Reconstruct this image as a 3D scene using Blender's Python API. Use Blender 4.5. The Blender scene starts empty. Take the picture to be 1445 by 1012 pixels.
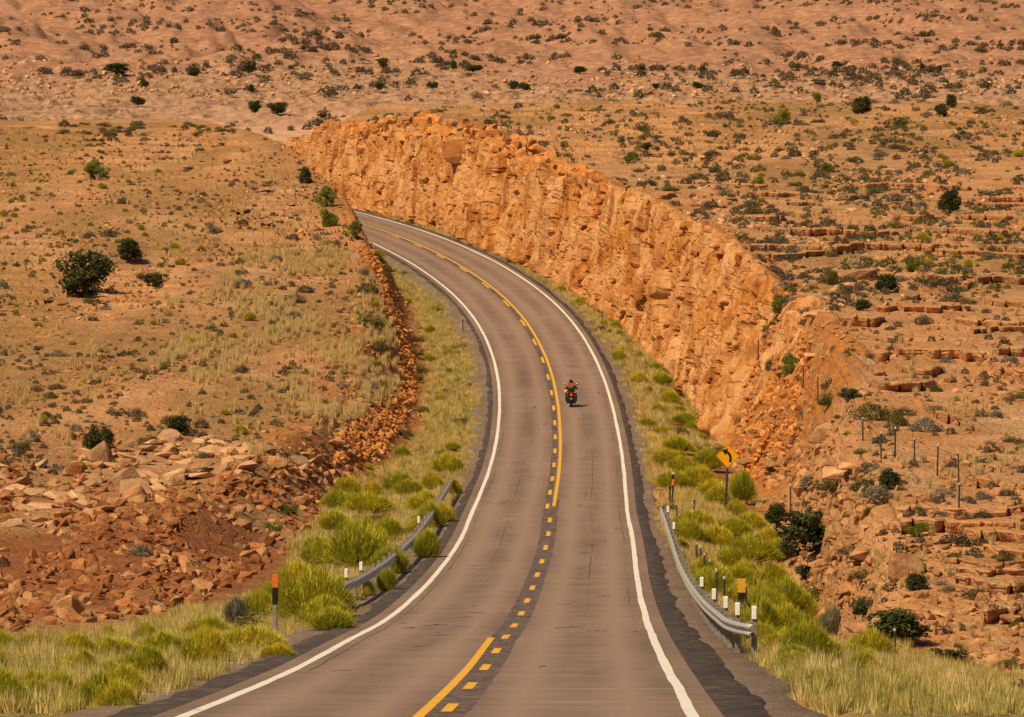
import bpy, bmesh, math, random
import numpy as np
from mathutils import Vector, Matrix, Euler
R = math.radians
rng = np.random.default_rng(11)
random.seed(11)
scn = bpy.context.scene

# ------------------------------------------------------------------ camera
FPX, CX, CY, YH = 7500.0, 722.5, 506.0, 80.0        # focal length and horizon in photograph pixels
ZC = 24.0                                            # eye height above the datum
PITCH = math.atan((CY - YH) / FPX)
cam = bpy.data.cameras.new("camera")
cam.sensor_width = 36.0
cam.lens = FPX / 1445.0 * 36.0
cam.clip_start, cam.clip_end = 1.0, 9000.0
camo = bpy.data.objects.new("camera", cam)
camo.location = (0, 0, ZC)
camo.rotation_euler = (R(90) - PITCH, 0, 0)
scn.collection.objects.link(camo)
scn.camera = camo

# ------------------------------------------------------------------ light
SUN_EL, SUN_AZ = R(50), R(-133)                      # azimuth from +Y towards +X
sdir = Vector((math.sin(SUN_AZ) * math.cos(SUN_EL), math.cos(SUN_AZ) * math.cos(SUN_EL), math.sin(SUN_EL)))
world = bpy.data.worlds.new("World")
scn.world = world
world.use_nodes = True
wn = world.node_tree
sky = wn.nodes.new("ShaderNodeTexSky")
sky.sky_type = 'NISHITA'
sky.sun_disc = False
sky.sun_elevation = SUN_EL
sky.sun_rotation = SUN_AZ
sky.dust_density = 3.0
wn.links.new(sky.outputs[0], wn.nodes["Background"].inputs[0])
wn.nodes["Background"].inputs[1].default_value = 0.05
sl = bpy.data.lights.new("sun", 'SUN')
sl.energy = 4.9
sl.angle = R(1.5)
sl.color = (1.0, 0.82, 0.53)
so = bpy.data.objects.new("sun", sl)
so.rotation_euler = sdir.to_track_quat('Z', 'Y').to_euler()
scn.collection.objects.link(so)
scn.view_settings.view_transform = 'Standard'
scn.view_settings.look = 'None'
scn.view_settings.exposure = 0.06
scn.view_settings.gamma = 1.0
scn.cycles.max_bounces = 5
scn.cycles.diffuse_bounces = 3
scn.cycles.transparent_max_bounces = 4

# ------------------------------------------------------------------ numeric helpers
def hash2(ix, iy, seed):
    h = (ix.astype(np.uint32) * np.uint32(374761393) + iy.astype(np.uint32) * np.uint32(668265263)
         + np.uint32((seed * 974711 + 12345) & 0xffffffff))
    h = (h ^ (h >> np.uint32(13))) * np.uint32(1274126177)
    h = (h ^ (h >> np.uint32(15))) * np.uint32(2246822519)
    h = h ^ (h >> np.uint32(16))
    return h.astype(np.float64) / 4294967295.0

def vnoise(x, y, seed=0):
    fx, fy = np.floor(x), np.floor(y)
    ix, iy = fx.astype(np.int64), fy.astype(np.int64)
    u, v = x - fx, y - fy
    u = u * u * u * (u * (u * 6 - 15) + 10)
    v = v * v * v * (v * (v * 6 - 15) + 10)
    a, b = hash2(ix, iy, seed), hash2(ix + 1, iy, seed)
    c, d = hash2(ix, iy + 1, seed), hash2(ix + 1, iy + 1, seed)
    return (a + (b - a) * u) * (1 - v) + (c + (d - c) * u) * v

def fbm(x, y, seed=0, octs=4, gain=0.5):
    s, a, n = 0.0, 1.0, 0.0
    for o in range(octs):
        s = s + a * (vnoise(x * 2 ** o + 17.3 * o, y * 2 ** o - 9.1 * o, seed + o) * 2 - 1)
        n += a
        a *= gain
    return s / n

def voro(x, y, seed=0):
    """nearest-cell distance, distance to the second, and a random value of the nearest cell"""
    fx, fy = np.floor(x).astype(np.int64), np.floor(y).astype(np.int64)
    d1 = np.full(x.shape, 9.0); d2 = np.full(x.shape, 9.0); cid = np.zeros(x.shape)
    for i in (-1, 0, 1):
        for j in (-1, 0, 1):
            cx, cy = fx + i, fy + j
            px = cx + hash2(cx, cy, seed); py = cy + hash2(cx, cy, seed + 51)
            d = np.hypot(px - x, py - y)
            r = hash2(cx, cy, seed + 97)
            near = d < d1
            d2 = np.where(near, d1, np.minimum(d2, d))
            cid = np.where(near, r, cid)
            d1 = np.where(near, d, d1)
    return d1, d2, cid

def sst(a, b, x):
    u = np.clip((x - a) / (b - a), 0, 1)
    return u * u * (3 - 2 * u)

def curve(knots):
    """monotone cubic through (x, y) knots"""
    k = np.array(knots, float)
    X, Y = k[:, 0], k[:, 1]
    h = np.diff(X); dl = np.diff(Y) / h
    m = np.zeros_like(Y)
    m[1:-1] = np.where(dl[:-1] * dl[1:] > 0, 2 * dl[:-1] * dl[1:] / (dl[:-1] + dl[1:] + 1e-12), 0)
    m[0], m[-1] = dl[0], dl[-1]
    def f(x):
        x = np.asarray(x, float)
        i = np.clip(np.searchsorted(X, x) - 1, 0, len(X) - 2)
        u = np.clip((x - X[i]) / h[i], 0, 1)
        return ((1 + 2 * u) * (1 - u) ** 2 * Y[i] + u * (1 - u) ** 2 * h[i] * m[i]
                + u * u * (3 - 2 * u) * Y[i + 1] + u * u * (u - 1) * h[i] * m[i + 1])
    return f

# ------------------------------------------------------------------ the lie of the land (heights relative to the eye)
ROAD = [(-20, -2.4, -1.6), (0, -2.1, -2.0), (60, -1.25, -7.9), (100, -.6, -11.6), (124, -.24, -13.65), (145.5, .13, -15.45),
        (166.2, .47, -16.97), (186, .82, -18.25), (205, 1.18, -19.30), (223.8, 1.49, -20.17), (242.4, 1.72, -20.88),
        (261, 2.03, -21.44), (279.7, 2.34, -21.86), (298.4, 2.58, -22.12), (316.7, 2.73, -22.22), (334.6, 2.79, -22.12),
        (351.4, 2.70, -21.83), (367, 2.42, -21.34), (381.6, 1.87, -20.66), (395.2, .99, -19.81), (408.5, -.38, -18.85),
        (423.1, -2.42, -17.83), (441, -5.31, -16.82), (465.8, -9.6, -15.90), (490, -14.2, -15.3), (520, -20, -14.9),
        (560, -28, -14.7), (620, -41, -14.6), (760, -75, -14.6)]
road_x = curve([(a, b) for a, b, c in ROAD])
road_z = curve([(a, c) for a, b, c in ROAD])
z_right = curve([(0, -5), (60, -11), (90, -15), (120, -18), (150, -19.4), (168, -18.6), (197, -15.9), (235, -15.3), (262, -14.7), (285, -13.9), (322, -13.0), (375, -11.4),
                 (435, -9), (480, -7.2), (540, -6.5), (600, -6.2), (670, -6.2), (720, -8), (770, -14), (900, -16)])
z_left = curve([(0, -5), (60, -10), (105, -13.2), (135, -15.3), (165, -17), (195, -18), (225, -18.6), (262, -18.9), (300, -18.5),
                (352, -17.2), (390, -15.3), (420, -12.8), (450, -9.6), (470, -8.0), (500, -6.8), (520, -6.5), (560, -6.6),
                (620, -9), (700, -14), (770, -16), (900, -16)])
toe_right = curve([(0, 15), (105, 15), (140, 12.5), (165, 10.4), (200, 9.8), (264, 10), (315, 9.7), (355, 9.4), (375, 8.5), (395, 7.8), (414, 7), (435, 6.3), (457, 6),
                   (480, 6.1), (520, 6.6), (800, 8)])
face_right = curve([(0, 5), (140, 4), (170, 2.8), (225, 3.4), (262, 5.2), (290, 4.2), (330, 3), (370, 2.2), (430, 1.6), (520, 1.6), (800, 3)])
toe_left = curve([(0, 10), (240, 10.4), (262, 10.6), (290, 9), (316, 8.1), (350, 8.3), (390, 7.8), (420, 6.9), (440, 6.6), (460, 6.8), (800, 7)])
face_left = curve([(0, 5), (230, 5), (270, 3.5), (300, 4.4), (340, 4.6), (400, 4.0), (450, 2.4), (800, 3)])

TERR = {}
def terrace(z, step, seed, x, y, sharp=0.16):
    u = z / step + 0.8 * fbm(x / 9, y / 30, seed, 3) + .14 * fbm(x / 3.5, y / 9, seed + 7, 2)
    f = np.floor(u); r = u - f
    TERR['r'] = r
    return (f + sst(1 - sharp, 1, r) - .5) * step - (u * step - z)

def zones(d, x):
    """surface masks: bare ledge rock, red soil, grassy verge"""
    t = x - road_x(d)
    n = fbm(x / 6, d / 14, 401, 4)
    red = sst(0.0, .5, n * .8 + 0.7 - np.abs(d - 190) / 50) * sst(7, 9.5, -t) * sst(30, 22, -t)
    red = np.maximum(red, sst(0.1, .4, n + .75 - np.abs(d - 300) / 70) * sst(6.4, 7.2, t + n) * sst(10.5, 9.3, t))
    red = np.maximum(red, sst(.05, .3, n + .5 - np.hypot((t - 8.6) / 1.4, (d - 222) / 12)))
    verge = sst(4.9, 5.9, np.abs(t) + .8 * n) * np.where(t > 0, sst(0.3, -0.6, t - toe_right(d) + 1.1 * n), sst(0.4, -0.8, -t - toe_left(d) + n))
    verge = verge * (1 - .8 * red)
    m = fbm(x / 11, d / 32, 77, 4)
    rock = np.where(t > 0, sst(-.35, .0, m + .35 * sst(420, 250, d)), sst(-.15, .2, m - .02 + .3 * sst(210, 255, d) * sst(290, 250, d) - .2 * sst(260, 300, d) * sst(420, 380, d)))
    rock = rock * (1 - verge) * (1 - red)
    return rock, red, verge

def land(d, x, bare=False):
    t = x - road_x(d)
    zr = road_z(d)
    big = fbm(x / 16, d / 45, 5, 3)
    mid = fbm(x / 4.0, d / 9, 21, 3)
    fine = fbm(x / 1.1, d / 2.2, 33, 3)
    if bare: mid, fine = 0 * mid, 0 * fine
    # right
    tR, wR = toe_right(d), face_right(d)
    gully = 1.0 * sst(238, 200, d) * sst(60, 110, d)
    toe = zr - .35 - gully
    tt = np.maximum(t - tR, 0)
    top = z_right(d) + .6 * sst(5, 40, tt) + .55 * big * sst(1, 8, tt)
    top = top - 6.5 * sst(-15, -32, x) * sst(490, 545, d) + .5 * fbm(x / 30, d / 60, 44, 3) * sst(480, 600, d)
    u = np.clip((t - tR) / wR, 0, 1)
    u = u * (1 + .35 * fbm(x / 9, d / 11, 48, 3) * (1 - u))
    steep = np.where(d > 280, u, sst(0, 1, u))
    zR = np.where(t < tR, zr + (toe - zr) * sst(4.8, tR, t), toe + (top - toe) * steep)
    # left
    tL, wL = toe_left(d), face_left(d)
    toel = zr - .3
    sl_ = np.maximum(-t - tL, 0)
    topl = z_left(d) - (1.9 * sst(250, 300, d) - .8 * sst(400, 440, d)) * np.exp(-sl_ / 6.0) * sst(475, 455, d) + .5 * big * sst(1, 8, sl_)
    ul = np.clip((-t - tL) / wL, 0, 1)
    zL = np.where(-t < tL, zr + (toel - zr) * sst(4.6, 7, -t), toel + (topl - toel) * sst(0, 1, ul * (1 + .3 * mid * (1 - ul))))
    z = np.where(t > 0, zR, zL)
    gd = (t - 9.9 - .5 * fbm(x * 0, d / 14, 49, 2)) / 1.15
    z = z - np.where(t > 0, 2.1 * np.exp(-gd ** 4) * sst(232, 215, d) * sst(135, 165, d), 0)
    off = np.where(t > 0, sst(0, 3, tt), sst(0, 2, sl_))
    if bare: return z
    rock, red, verge = zones(d, x)
    smooth_ = 1 - .8 * rock
    z = z + off * (.16 * mid * smooth_ + .06 * fine * np.maximum(smooth_ - .2, 0)) + (1 - off) * sst(5, 6, np.abs(t)) * (.10 * mid + .04 * fine)
    st = np.where(d < 330, .55, .42)
    m2 = fbm(x / 15, d / 42, 77, 2)
    k = off * np.where(t > 0, .95 * sst(-.35, .05, m2 + .45 * sst(420, 270, d)) * (sst(.3, 2.5, tt) * sst(300, 250, d) + sst(0, 3, tt - .6 * wR) * sst(250, 300, d)), .75 * sst(-.1, .25, m2) * sst(2, 6, sl_))
    k = k * np.where((t > 0) & (d < 440), .3, 1)
    TERR['k'] = k
    zt = terrace(z, .24, 83, x, d, .12)
    z = z + (zt - z) * k * .8
    zt = terrace(z, st, 63, x, d, .06)
    z = z + (zt - z) * k + off * rock * (.04 * mid + .02 * fine)
    return z - .16 * sst(6.1, 5.5, np.abs(t))

def proj(x, d, z):
    ca, sa = math.cos(PITCH), math.sin(PITCH)
    dep = d * ca - z * sa
    up = d * sa + z * ca
    return CX + FPX * x / dep, CY - FPX * up / dep

# the land as a fan of sight lines: fine near the eye, coarser far away
PX = np.arange(-170, 1616, 1.6)
DS = np.concatenate([np.geomspace(30, 100, 60, endpoint=False), np.geomspace(100, 270, 1050, endpoint=False), np.geomspace(270, 800, 760)])
Dg, Pg = np.meshgrid(DS, PX, indexing='ij')
Xg = Dg * (Pg - CX) / FPX
Zg = land(Dg, Xg)
OVER = np.clip(1 - TERR['r'] / .05, 0, 1) * TERR['k'] * .12      # beds jut out over the step below
YPg = proj(Xg, Dg, Zg)[1]
YMIN = np.minimum.accumulate(YPg, axis=0)

BEDS = []
def bed_top(x, d, z):
    """height of the jutting beds (if any) over the plain land"""
    for (x0, yf, yb, lev, ok) in BEDS:
        i = np.round((x - x0) / .09).astype(int)
        inn = (i >= 0) & (i < len(yf)); i = np.clip(i, 0, len(yf) - 1)
        hit = inn & ok[i] & (d > yf[i] + .05) & (d < yb[i])
        z = np.where(hit, np.maximum(z, lev[i]), z)
    return z

def at(px, py):
    """the point of the land seen at a pixel of the photograph"""
    j = int(np.clip(round((px - PX[0]) / 1.6), 0, len(PX) - 1))
    i = int(np.argmax(YMIN[:, j] <= py))
    if YMIN[i, j] > py:
        i = len(DS) - 1
    if i > 0:
        a, b = YMIN[i - 1, j], YMIN[i, j]
        w = (a - py) / max(a - b, 1e-6)
        d = DS[i - 1] + (DS[i] - DS[i - 1]) * min(max(w, 0), 1)
    else:
        d = DS[0]
    x = d * (px - CX) / FPX
    return Vector((x, d, float(bed_top(np.array([x]), np.array([d]), land(np.array([d]), np.array([x])))[0]) + ZC))

def ats(px, py):
    j = np.clip(np.round((px - PX[0]) / 1.6).astype(int), 0, len(PX) - 1)
    out_d = np.empty(len(px)); okk = np.ones(len(px), bool)
    for n in range(len(px)):
        col = YMIN[:, j[n]]
        i = int(np.searchsorted(-col, -py[n]))
        if i >= len(DS):
            i = len(DS) - 1; okk[n] = False
        out_d[n] = DS[i]
    x = out_d * (px - CX) / FPX
    return x, out_d, bed_top(x, out_d, land(out_d, x)) + ZC, okk

def ground(x, d):
    return land(np.asarray(d, float), np.asarray(x, float)) + ZC

def px_per_m(d):
    return FPX / d

# ------------------------------------------------------------------ mesh helpers
def raw_mesh(name, verts, faces, smooth=False, attrs=None, uv=None):
    """verts (n,3); faces (m,3) or (m,4) integer array"""
    me = bpy.data.meshes.new(name)
    verts = np.asarray(verts, np.float32); faces = np.asarray(faces, np.int32)
    m, k = faces.shape
    me.vertices.add(len(verts)); me.vertices.foreach_set('co', verts.ravel())
    me.loops.add(m * k); me.loops.foreach_set('vertex_index', faces.ravel())
    me.polygons.add(m)
    me.polygons.foreach_set('loop_start', np.arange(m, dtype=np.int32) * k)
    me.polygons.foreach_set('use_smooth', np.full(m, smooth, bool))
    for nm, arr in (attrs or {}).items():
        a = me.color_attributes.new(nm, 'FLOAT_COLOR', 'POINT')
        col = np.ones((len(verts), 4), np.float32); col[:, :arr.shape[1]] = arr
        a.data.foreach_set('color', col.ravel())
    if uv is not None:
        l = me.uv_layers.new(name='UVMap')
        l.data.foreach_set('uv', np.asarray(uv, np.float32)[faces.ravel()].ravel())
    me.update(calc_edges=True)
    return me

def link(name, me, mat=None, parent=None):
    o = bpy.data.objects.new(name, me)
    if mat is not None and me is not None and len(me.materials) == 0:
        me.materials.append(mat)
    scn.collection.objects.link(o)
    o.parent = parent
    return o

def tag(o, label=None, cat=None, group=None, kind=None):
    if label: o['label'] = label
    if cat: o['category'] = cat
    if group: o['group'] = group
    if kind: o['kind'] = kind
    return o

def empty(name, loc, rz=0.0):
    o = bpy.data.objects.new(name, None)
    scn.collection.objects.link(o)
    o.location = loc
    o.rotation_euler = (0, 0, rz)
    return o

def copy_tree(o, parent=None):
    c = o.copy(); scn.collection.objects.link(c); c.parent = parent
    for ch in [q for q in scn.objects if q.parent == o]:
        copy_tree(ch, c)
    return c

def grid_faces(ni, nj):
    i, j = np.meshgrid(np.arange(ni - 1), np.arange(nj - 1), indexing='ij')
    a = (i * nj + j).ravel()
    return np.stack([a, a + 1, a + nj + 1, a + nj], 1)

class MB:
    """collects boxes, tubes and sheets into one mesh"""
    def __init__(s): s.v = []; s.f = []
    def add(s, vs, fs):
        b = len(s.v); s.v += [tuple(q) for q in vs]; s.f += [tuple(i + b for i in f) for f in fs]; return s
    def box(s, c, size, rot=None):
        hx, hy, hz = [q / 2 for q in size]
        vs = [Vector((x, y, z)) for x in (-hx, hx) for y in (-hy, hy) for z in (-hz, hz)]
        if rot is not None: vs = [rot @ q for q in vs]
        c = Vector(c)
        return s.add([q + c for q in vs], [(0, 1, 3, 2), (4, 6, 7, 5), (0, 4, 5, 1), (2, 3, 7, 6), (0, 2, 6, 4), (1, 5, 7, 3)])
    def tube(s, pts, rad, n=8, cap=True):
        pts = [Vector(p) for p in pts]
        if not isinstance(rad, (list, tuple)): rad = [rad] * len(pts)
        vs = []; up0 = None
        for i, p in enumerate(pts):
            a = pts[max(i - 1, 0)]; b = pts[min(i + 1, len(pts) - 1)]
            w = (b - a).normalized()
            if up0 is None:
                up0 = Vector((0, 0, 1)) if abs(w.z) < .9 else Vector((1, 0, 0))
            u = (up0 - w * up0.dot(w)).normalized(); up0 = u
            q = w.cross(u)
            for k in range(n):
                g = 2 * math.pi * k / n
                vs.append(p + (u * math.cos(g) + q * math.sin(g)) * rad[i])
        fs = []
        for i in range(len(pts) - 1):
            for k in range(n):
                fs.append((i * n + k, i * n + (k + 1) % n, (i + 1) * n + (k + 1) % n, (i + 1) * n + k))
        if cap:
            fs.append(tuple(range(n - 1, -1, -1))); fs.append(tuple((len(pts) - 1) * n + k for k in range(n)))
        return s.add(vs, fs)
    def ring(s, c, axis, rmaj, rmin, n=24, m=8, sx=1.0):
        q = Vector(axis).to_track_quat('Z', 'Y')
        vs = []
        for i in range(n):
            a = 2 * math.pi * i / n
            for j in range(m):
                b = 2 * math.pi * j / m
                r = rmaj + rmin * math.cos(b)
                vs.append(q @ Vector((r * math.cos(a), r * math.sin(a), rmin * sx * math.sin(b))) + Vector(c))
        fs = [(i * m + j, ((i + 1) % n) * m + j, ((i + 1) % n) * m + (j + 1) % m, i * m + (j + 1) % m) for i in range(n) for j in range(m)]
        return s.add(vs, fs)
    def ball(s, c, size, n=14, m=9, rot=None):
        vs = [(0, 0, -1)]
        for j in range(1, m):
            p = -math.pi / 2 + math.pi * j / m
            vs += [(math.cos(p) * math.cos(2 * math.pi * i / n), math.cos(p) * math.sin(2 * math.pi * i / n), math.sin(p)) for i in range(n)]
        vs.append((0, 0, 1))
        fs = [(0, 1 + (i + 1) % n, 1 + i) for i in range(n)]
        for j in range(m - 2):
            fs += [(1 + j * n + i, 1 + j * n + (i + 1) % n, 1 + (j + 1) * n + (i + 1) % n, 1 + (j + 1) * n + i) for i in range(n)]
        L = len(vs) - 1
        fs += [(L, 1 + (m - 2) * n + i, 1 + (m - 2) * n + (i + 1) % n) for i in range(n)]
        out = []
        for v in vs:
            q = Vector((v[0] * size[0], v[1] * size[1], v[2] * size[2]))
            if rot is not None: q = rot @ q
            out.append(q + Vector(c))
        return s.add(out, fs)
    def build(s, name, mat, parent=None, smooth=False, bevel=0):
        me = bpy.data.meshes.new(name)
        me.from_pydata(s.v, [], s.f)
        bm = bmesh.new(); bm.from_mesh(me)
        bmesh.ops.recalc_face_normals(bm, faces=bm.faces)
        if bevel:
            bmesh.ops.bevel(bm, geom=[e for e in bm.edges if e.is_manifold and e.calc_face_angle(0) > .6], offset=bevel, segments=2, affect='EDGES')
        bm.to_mesh(me); bm.free()
        if smooth:
            me.polygons.foreach_set('use_smooth', np.ones(len(me.polygons), bool))
        return link(name, me, mat, parent)

# ------------------------------------------------------------------ materials
class NT:
    def __init__(s, name):
        s.m = bpy.data.materials.new(name); s.m.use_nodes = True
        s.t = s.m.node_tree; s.b = s.t.nodes["Principled BSDF"]
        s.b.inputs['Roughness'].default_value = .9
        s.b.inputs['Specular IOR Level'].default_value = .2
    def n(s, typ, **kw):
        q = s.t.nodes.new(typ)
        for k, v in kw.items():
            if k in q.inputs: q.inputs[k].default_value = v
            else: setattr(q, k, v)
        return q
    def l(s, a, b): s.t.links.new(a, b)
    def pos(s, scale=(1, 1, 1), src='Position'):
        g = s.n("ShaderNodeNewGeometry") if src == 'Position' else s.n("ShaderNodeTexCoord")
        mp = s.n("ShaderNodeMapping"); mp.inputs['Scale'].default_value = scale
        s.l(g.outputs[src], mp.inputs['Vector'])
        return mp.outputs[0]
    def noise(s, vec, scale, detail=4, rough=.55):
        q = s.n("ShaderNodeTexNoise", Scale=scale, Detail=detail, Roughness=rough)
        s.l(vec, q.inputs['Vector']); return q.outputs['Fac']
    def ramp(s, fac, stops, interp='LINEAR'):
        q = s.n("ShaderNodeValToRGB"); q.color_ramp.interpolation = interp
        e = q.color_ramp.elements
        while len(e) < len(stops): e.new(.5)
        for i, (p, c) in enumerate(stops):
            e[i].position = p; e[i].color = (*c, 1) if len(c) == 3 else c
        s.l(fac, q.inputs['Fac']); return q.outputs['Color']
    def mix(s, fac, a, b, typ='MIX'):
        q = s.n("ShaderNodeMix", data_type='RGBA', blend_type=typ)
        if isinstance(fac, (int, float)): q.inputs[0].default_value = fac
        else: s.l(fac, q.inputs[0])
        for v, i in ((a, 6), (b, 7)):
            if isinstance(v, tuple): q.inputs[i].default_value = (*v, 1)
            else: s.l(v, q.inputs[i])
        return q.outputs[2]
    def math(s, op, a, b=0.0):
        q = s.n("ShaderNodeMath", operation=op)
        for v, i in ((a, 0), (b, 1)):
            if isinstance(v, (int, float)): q.inputs[i].default_value = v
            else: s.l(v, q.inputs[i])
        return q.outputs[0]
    def bump(s, h, dist=.05, strength=1.0):
        q = s.n("ShaderNodeBump", Distance=dist, Strength=strength)
        s.l(h, q.inputs['Height']); s.l(q.outputs[0], s.b.inputs['Normal'])
    def col(s, c):
        if isinstance(c, tuple): s.b.inputs['Base Color'].default_value = (*c, 1)
        else: s.l(c, s.b.inputs['Base Color'])
        return s
    def rough(s, r): s.b.inputs['Roughness'].default_value = r; return s

def plain(name, c, r=.6, metal=0.0, var=.25):
    n = NT(name); v = n.pos((1, 1, 1), 'Object')
    f = n.noise(v, 9.0, 5)
    dark = tuple(q * (1 - var) for q in c); lite = tuple(min(1, q * (1 + var)) for q in c)
    n.col(n.ramp(f, [(.3, dark), (.7, lite)])).rough(r)
    n.b.inputs['Metallic'].default_value = metal
    return n.m

# ------------------------------------------------------------------ ground, rock and road materials
def land_material():
    n = NT("desert_ground")
    at_ = n.n("ShaderNodeVertexColor", layer_name="zone")
    sep = n.n("ShaderNodeSeparateColor"); n.l(at_.outputs[0], sep.inputs[0])
    p = n.pos((1, .55, 1))
    n1, n2, n3 = n.noise(p, .12, 5), n.noise(p, .9, 5, .62), n.noise(p, 5.0, 4, .65)
    soil = n.mix(n3, n.ramp(n2, [(.3, (.22, .105, .034)), (.52, (.36, .19, .068)), (.75, (.50, .30, .125))]), (.28, .14, .048))
    soil = n.mix(n.ramp(n.noise(p, 2.6, 3, .7), [(.6, (0, 0, 0)), (.72, (1, 1, 1))]), soil, (.15, .065, .028))
    strat = n.pos((.12, .06, 2.6))
    ns = n.noise(strat, 2.0, 5, .6)
    rock = n.ramp(ns, [(.25, (.22, .10, .040)), (.45, (.40, .21, .092)), (.6, (.51, .295, .145)), (.78, (.33, .16, .062))])
    rock = n.mix(n.ramp(n3, [(.38, (1, 1, 1)), (.52, (0, 0, 0))]), rock, n.mix(.6, rock, (.17, .08, .04)))
    rock = n.mix(n.ramp(n1, [(.35, (0, 0, 0)), (.65, (1, 1, 1))]), rock, n.mix(.45, rock, (.56, .22, .07)))
    red = n.mix(n3, n.ramp(n2, [(.3, (.17, .055, .016)), (.7, (.30, .11, .034))]), (.23, .08, .023))
    verge = n.ramp(n2, [(.3, (.14, .10, .035)), (.5, (.22, .17, .055)), (.7, (.34, .26, .09))])
    c = n.mix(sep.outputs[0], soil, rock)
    c = n.mix(sep.outputs[1], c, red)
    c = n.mix(sep.outputs[2], c, verge)
    ct = n.n("ShaderNodeVertexColor", layer_name="cut")
    cs_ = n.n("ShaderNodeSeparateColor"); n.l(ct.outputs[0], cs_.inputs[0])
    orange = n.mix(n3, n.ramp(n2, [(.3, (.25, .085, .02)), (.5, (.44, .17, .038)), (.72, (.56, .255, .075))]), (.34, .12, .028))
    c = n.mix(cs_.outputs[0], c, orange)
    n.col(c)
    vo = n.n("ShaderNodeTexVoronoi", feature='DISTANCE_TO_EDGE', Scale=1.3); n.l(n.pos((1, .6, 1.6)), vo.inputs['Vector'])
    h = n.math('ADD', n.math('MULTIPLY', n2, .5), n.math('MULTIPLY', n3, .35))
    h = n.math('ADD', h, n.math('MULTIPLY', n.math('MINIMUM', vo.outputs[0], .12), 1.2))
    n.bump(h, .5, .9)
    return n.m

def cliff_material():
    n = NT("cut_sandstone")
    p = n.pos((1, 1, 1)); pv = n.pos((1.1, .55, .07))
    a = n.noise(pv, 1.6, 5, .6); b = n.noise(p, .35, 4); c = n.noise(p, 3.5, 5, .65)
    col = n.ramp(a, [(.27, (.18, .055, .013)), (.42, (.38, .132, .027)), (.58, (.52, .210, .050)), (.74, (.60, .34, .15))])
    col = n.mix(n.ramp(b, [(.42, (0, 0, 0)), (.58, (1, 1, 1))]), col, n.mix(.55, col, (.66, .37, .17)))
    st_ = n.noise(n.pos((.9, .7, .03)), 1.1, 4, .6)
    col = n.mix(n.ramp(st_, [(.55, (0, 0, 0)), (.68, (.8, .8, .8))]), col, (.24, .075, .02))
    col = n.mix(n.ramp(c, [(.3, (1, 1, 1)), (.45, (0, 0, 0))]), col, n.mix(.5, col, (.26, .085, .025)))
    n.col(col)
    h = n.math('ADD', n.math('MULTIPLY', c, .5), n.math('MULTIPLY', a, .5))
    n.bump(h, .4, .9)
    return n.m

def stone_material(name, lo, mid, hi):
    n = NT(name)
    g = n.n("ShaderNodeNewGeometry")
    p = n.pos((1, 1, 1))
    f = n.noise(p, 1.7, 5, .6)
    col = n.ramp(f, [(.28, lo), (.5, mid), (.72, hi)])
    v = n.n("ShaderNodeHueSaturation"); n.l(col, v.inputs['Color'])
    n.l(n.math('ADD', n.math('MULTIPLY', g.outputs['Random Per Island'], .6), .68), v.inputs['Value'])
    n.col(v.outputs[0])
    n.bump(n.noise(p, 7.0, 5, .65), .12, .8)
    return n.m

def hill_material():
    n = NT("far_pink_rock")
    p = n.pos((1, .35, 1))
    at_ = n.n("ShaderNodeVertexColor", layer_name="zone")
    sep = n.n("ShaderNodeSeparateColor"); n.l(at_.outputs[0], sep.inputs[0])
    a, b, c = n.noise(p, .05, 5), n.noise(p, .35, 5, .65), n.noise(n.pos((.2, .1, 1.6)), 1.0, 4)
    smooth = n.ramp(a, [(.3, (.37, .20, .105)), (.5, (.52, .315, .18)), (.7, (.42, .22, .112))])
    smooth = n.mix(.5, smooth, n.ramp(c, [(.3, (.46, .17, .10)), (.7, (.66, .40, .28))]))
    roughc = n.ramp(b, [(.35, (.15, .085, .048)), (.5, (.37, .20, .11)), (.7, (.52, .30, .17))])
    redc = n.ramp(b, [(.3, (.19, .085, .045)), (.55, (.33, .16, .086)), (.75, (.46, .265, .15))])
    col = n.mix(sep.outputs[0], smooth, roughc)
    redc = n.mix(.45, redc, n.ramp(c, [(.35, (.27, .11, .06)), (.55, (.42, .21, .12)), (.7, (.54, .33, .20))]))
    col = n.mix(sep.outputs[1], col, redc)
    n.col(col)
    n.bump(b, 1.2, .7)
    return n.m

def road_material():
    n = NT("chip_seal")
    uv = n.n("ShaderNodeUVMap", uv_map="UVMap")
    def m(sx, sy):
        q = n.n("ShaderNodeMapping"); q.inputs['Scale'].default_value = (sx, sy, 1); n.l(uv.outputs[0], q.inputs['Vector']); return q.outputs[0]
    ribs = n.noise(m(.25, 1.1), 1.0, 6, .65)           # faint joints across the lanes
    blot = n.noise(m(.5, .05), 1.0, 5, .6)
    gra = n.noise(m(6, 3.0), 1.0, 4, .7)
    col = n.ramp(ribs, [(.30, (.125, .080, .057)), (.46, (.18, .117, .083)), (.58, (.215, .142, .102)), (.67, (.34, .235, .172))])
    col = n.mix(.45, col, n.ramp(blot, [(.35, (.145, .094, .07)), (.65, (.30, .195, .145))]))
    col = n.mix(n.ramp(gra, [(.62, (0, 0, 0)), (.75, (.55, .55, .55))]), col, (.15, .10, .082))
    # polished wheel tracks
    sx = n.n("ShaderNodeSeparateXYZ"); n.l(uv.outputs[0], sx.inputs[0])
    w = n.math('ABSOLUTE', n.math('SUBTRACT', n.math('ABSOLUTE', n.math('SUBTRACT', n.math('ABSOLUTE', sx.outputs[0]), 1.85)), .85))
    col = n.mix(n.ramp(w, [(0, (.85, .85, .85)), (.6, (0, 0, 0))]), col, (.29, .187, .14))
    n.col(col).rough(.8)
    n.bump(n.noise(m(14, 9), 1.0, 3), .02, .5)
    return n.m

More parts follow.
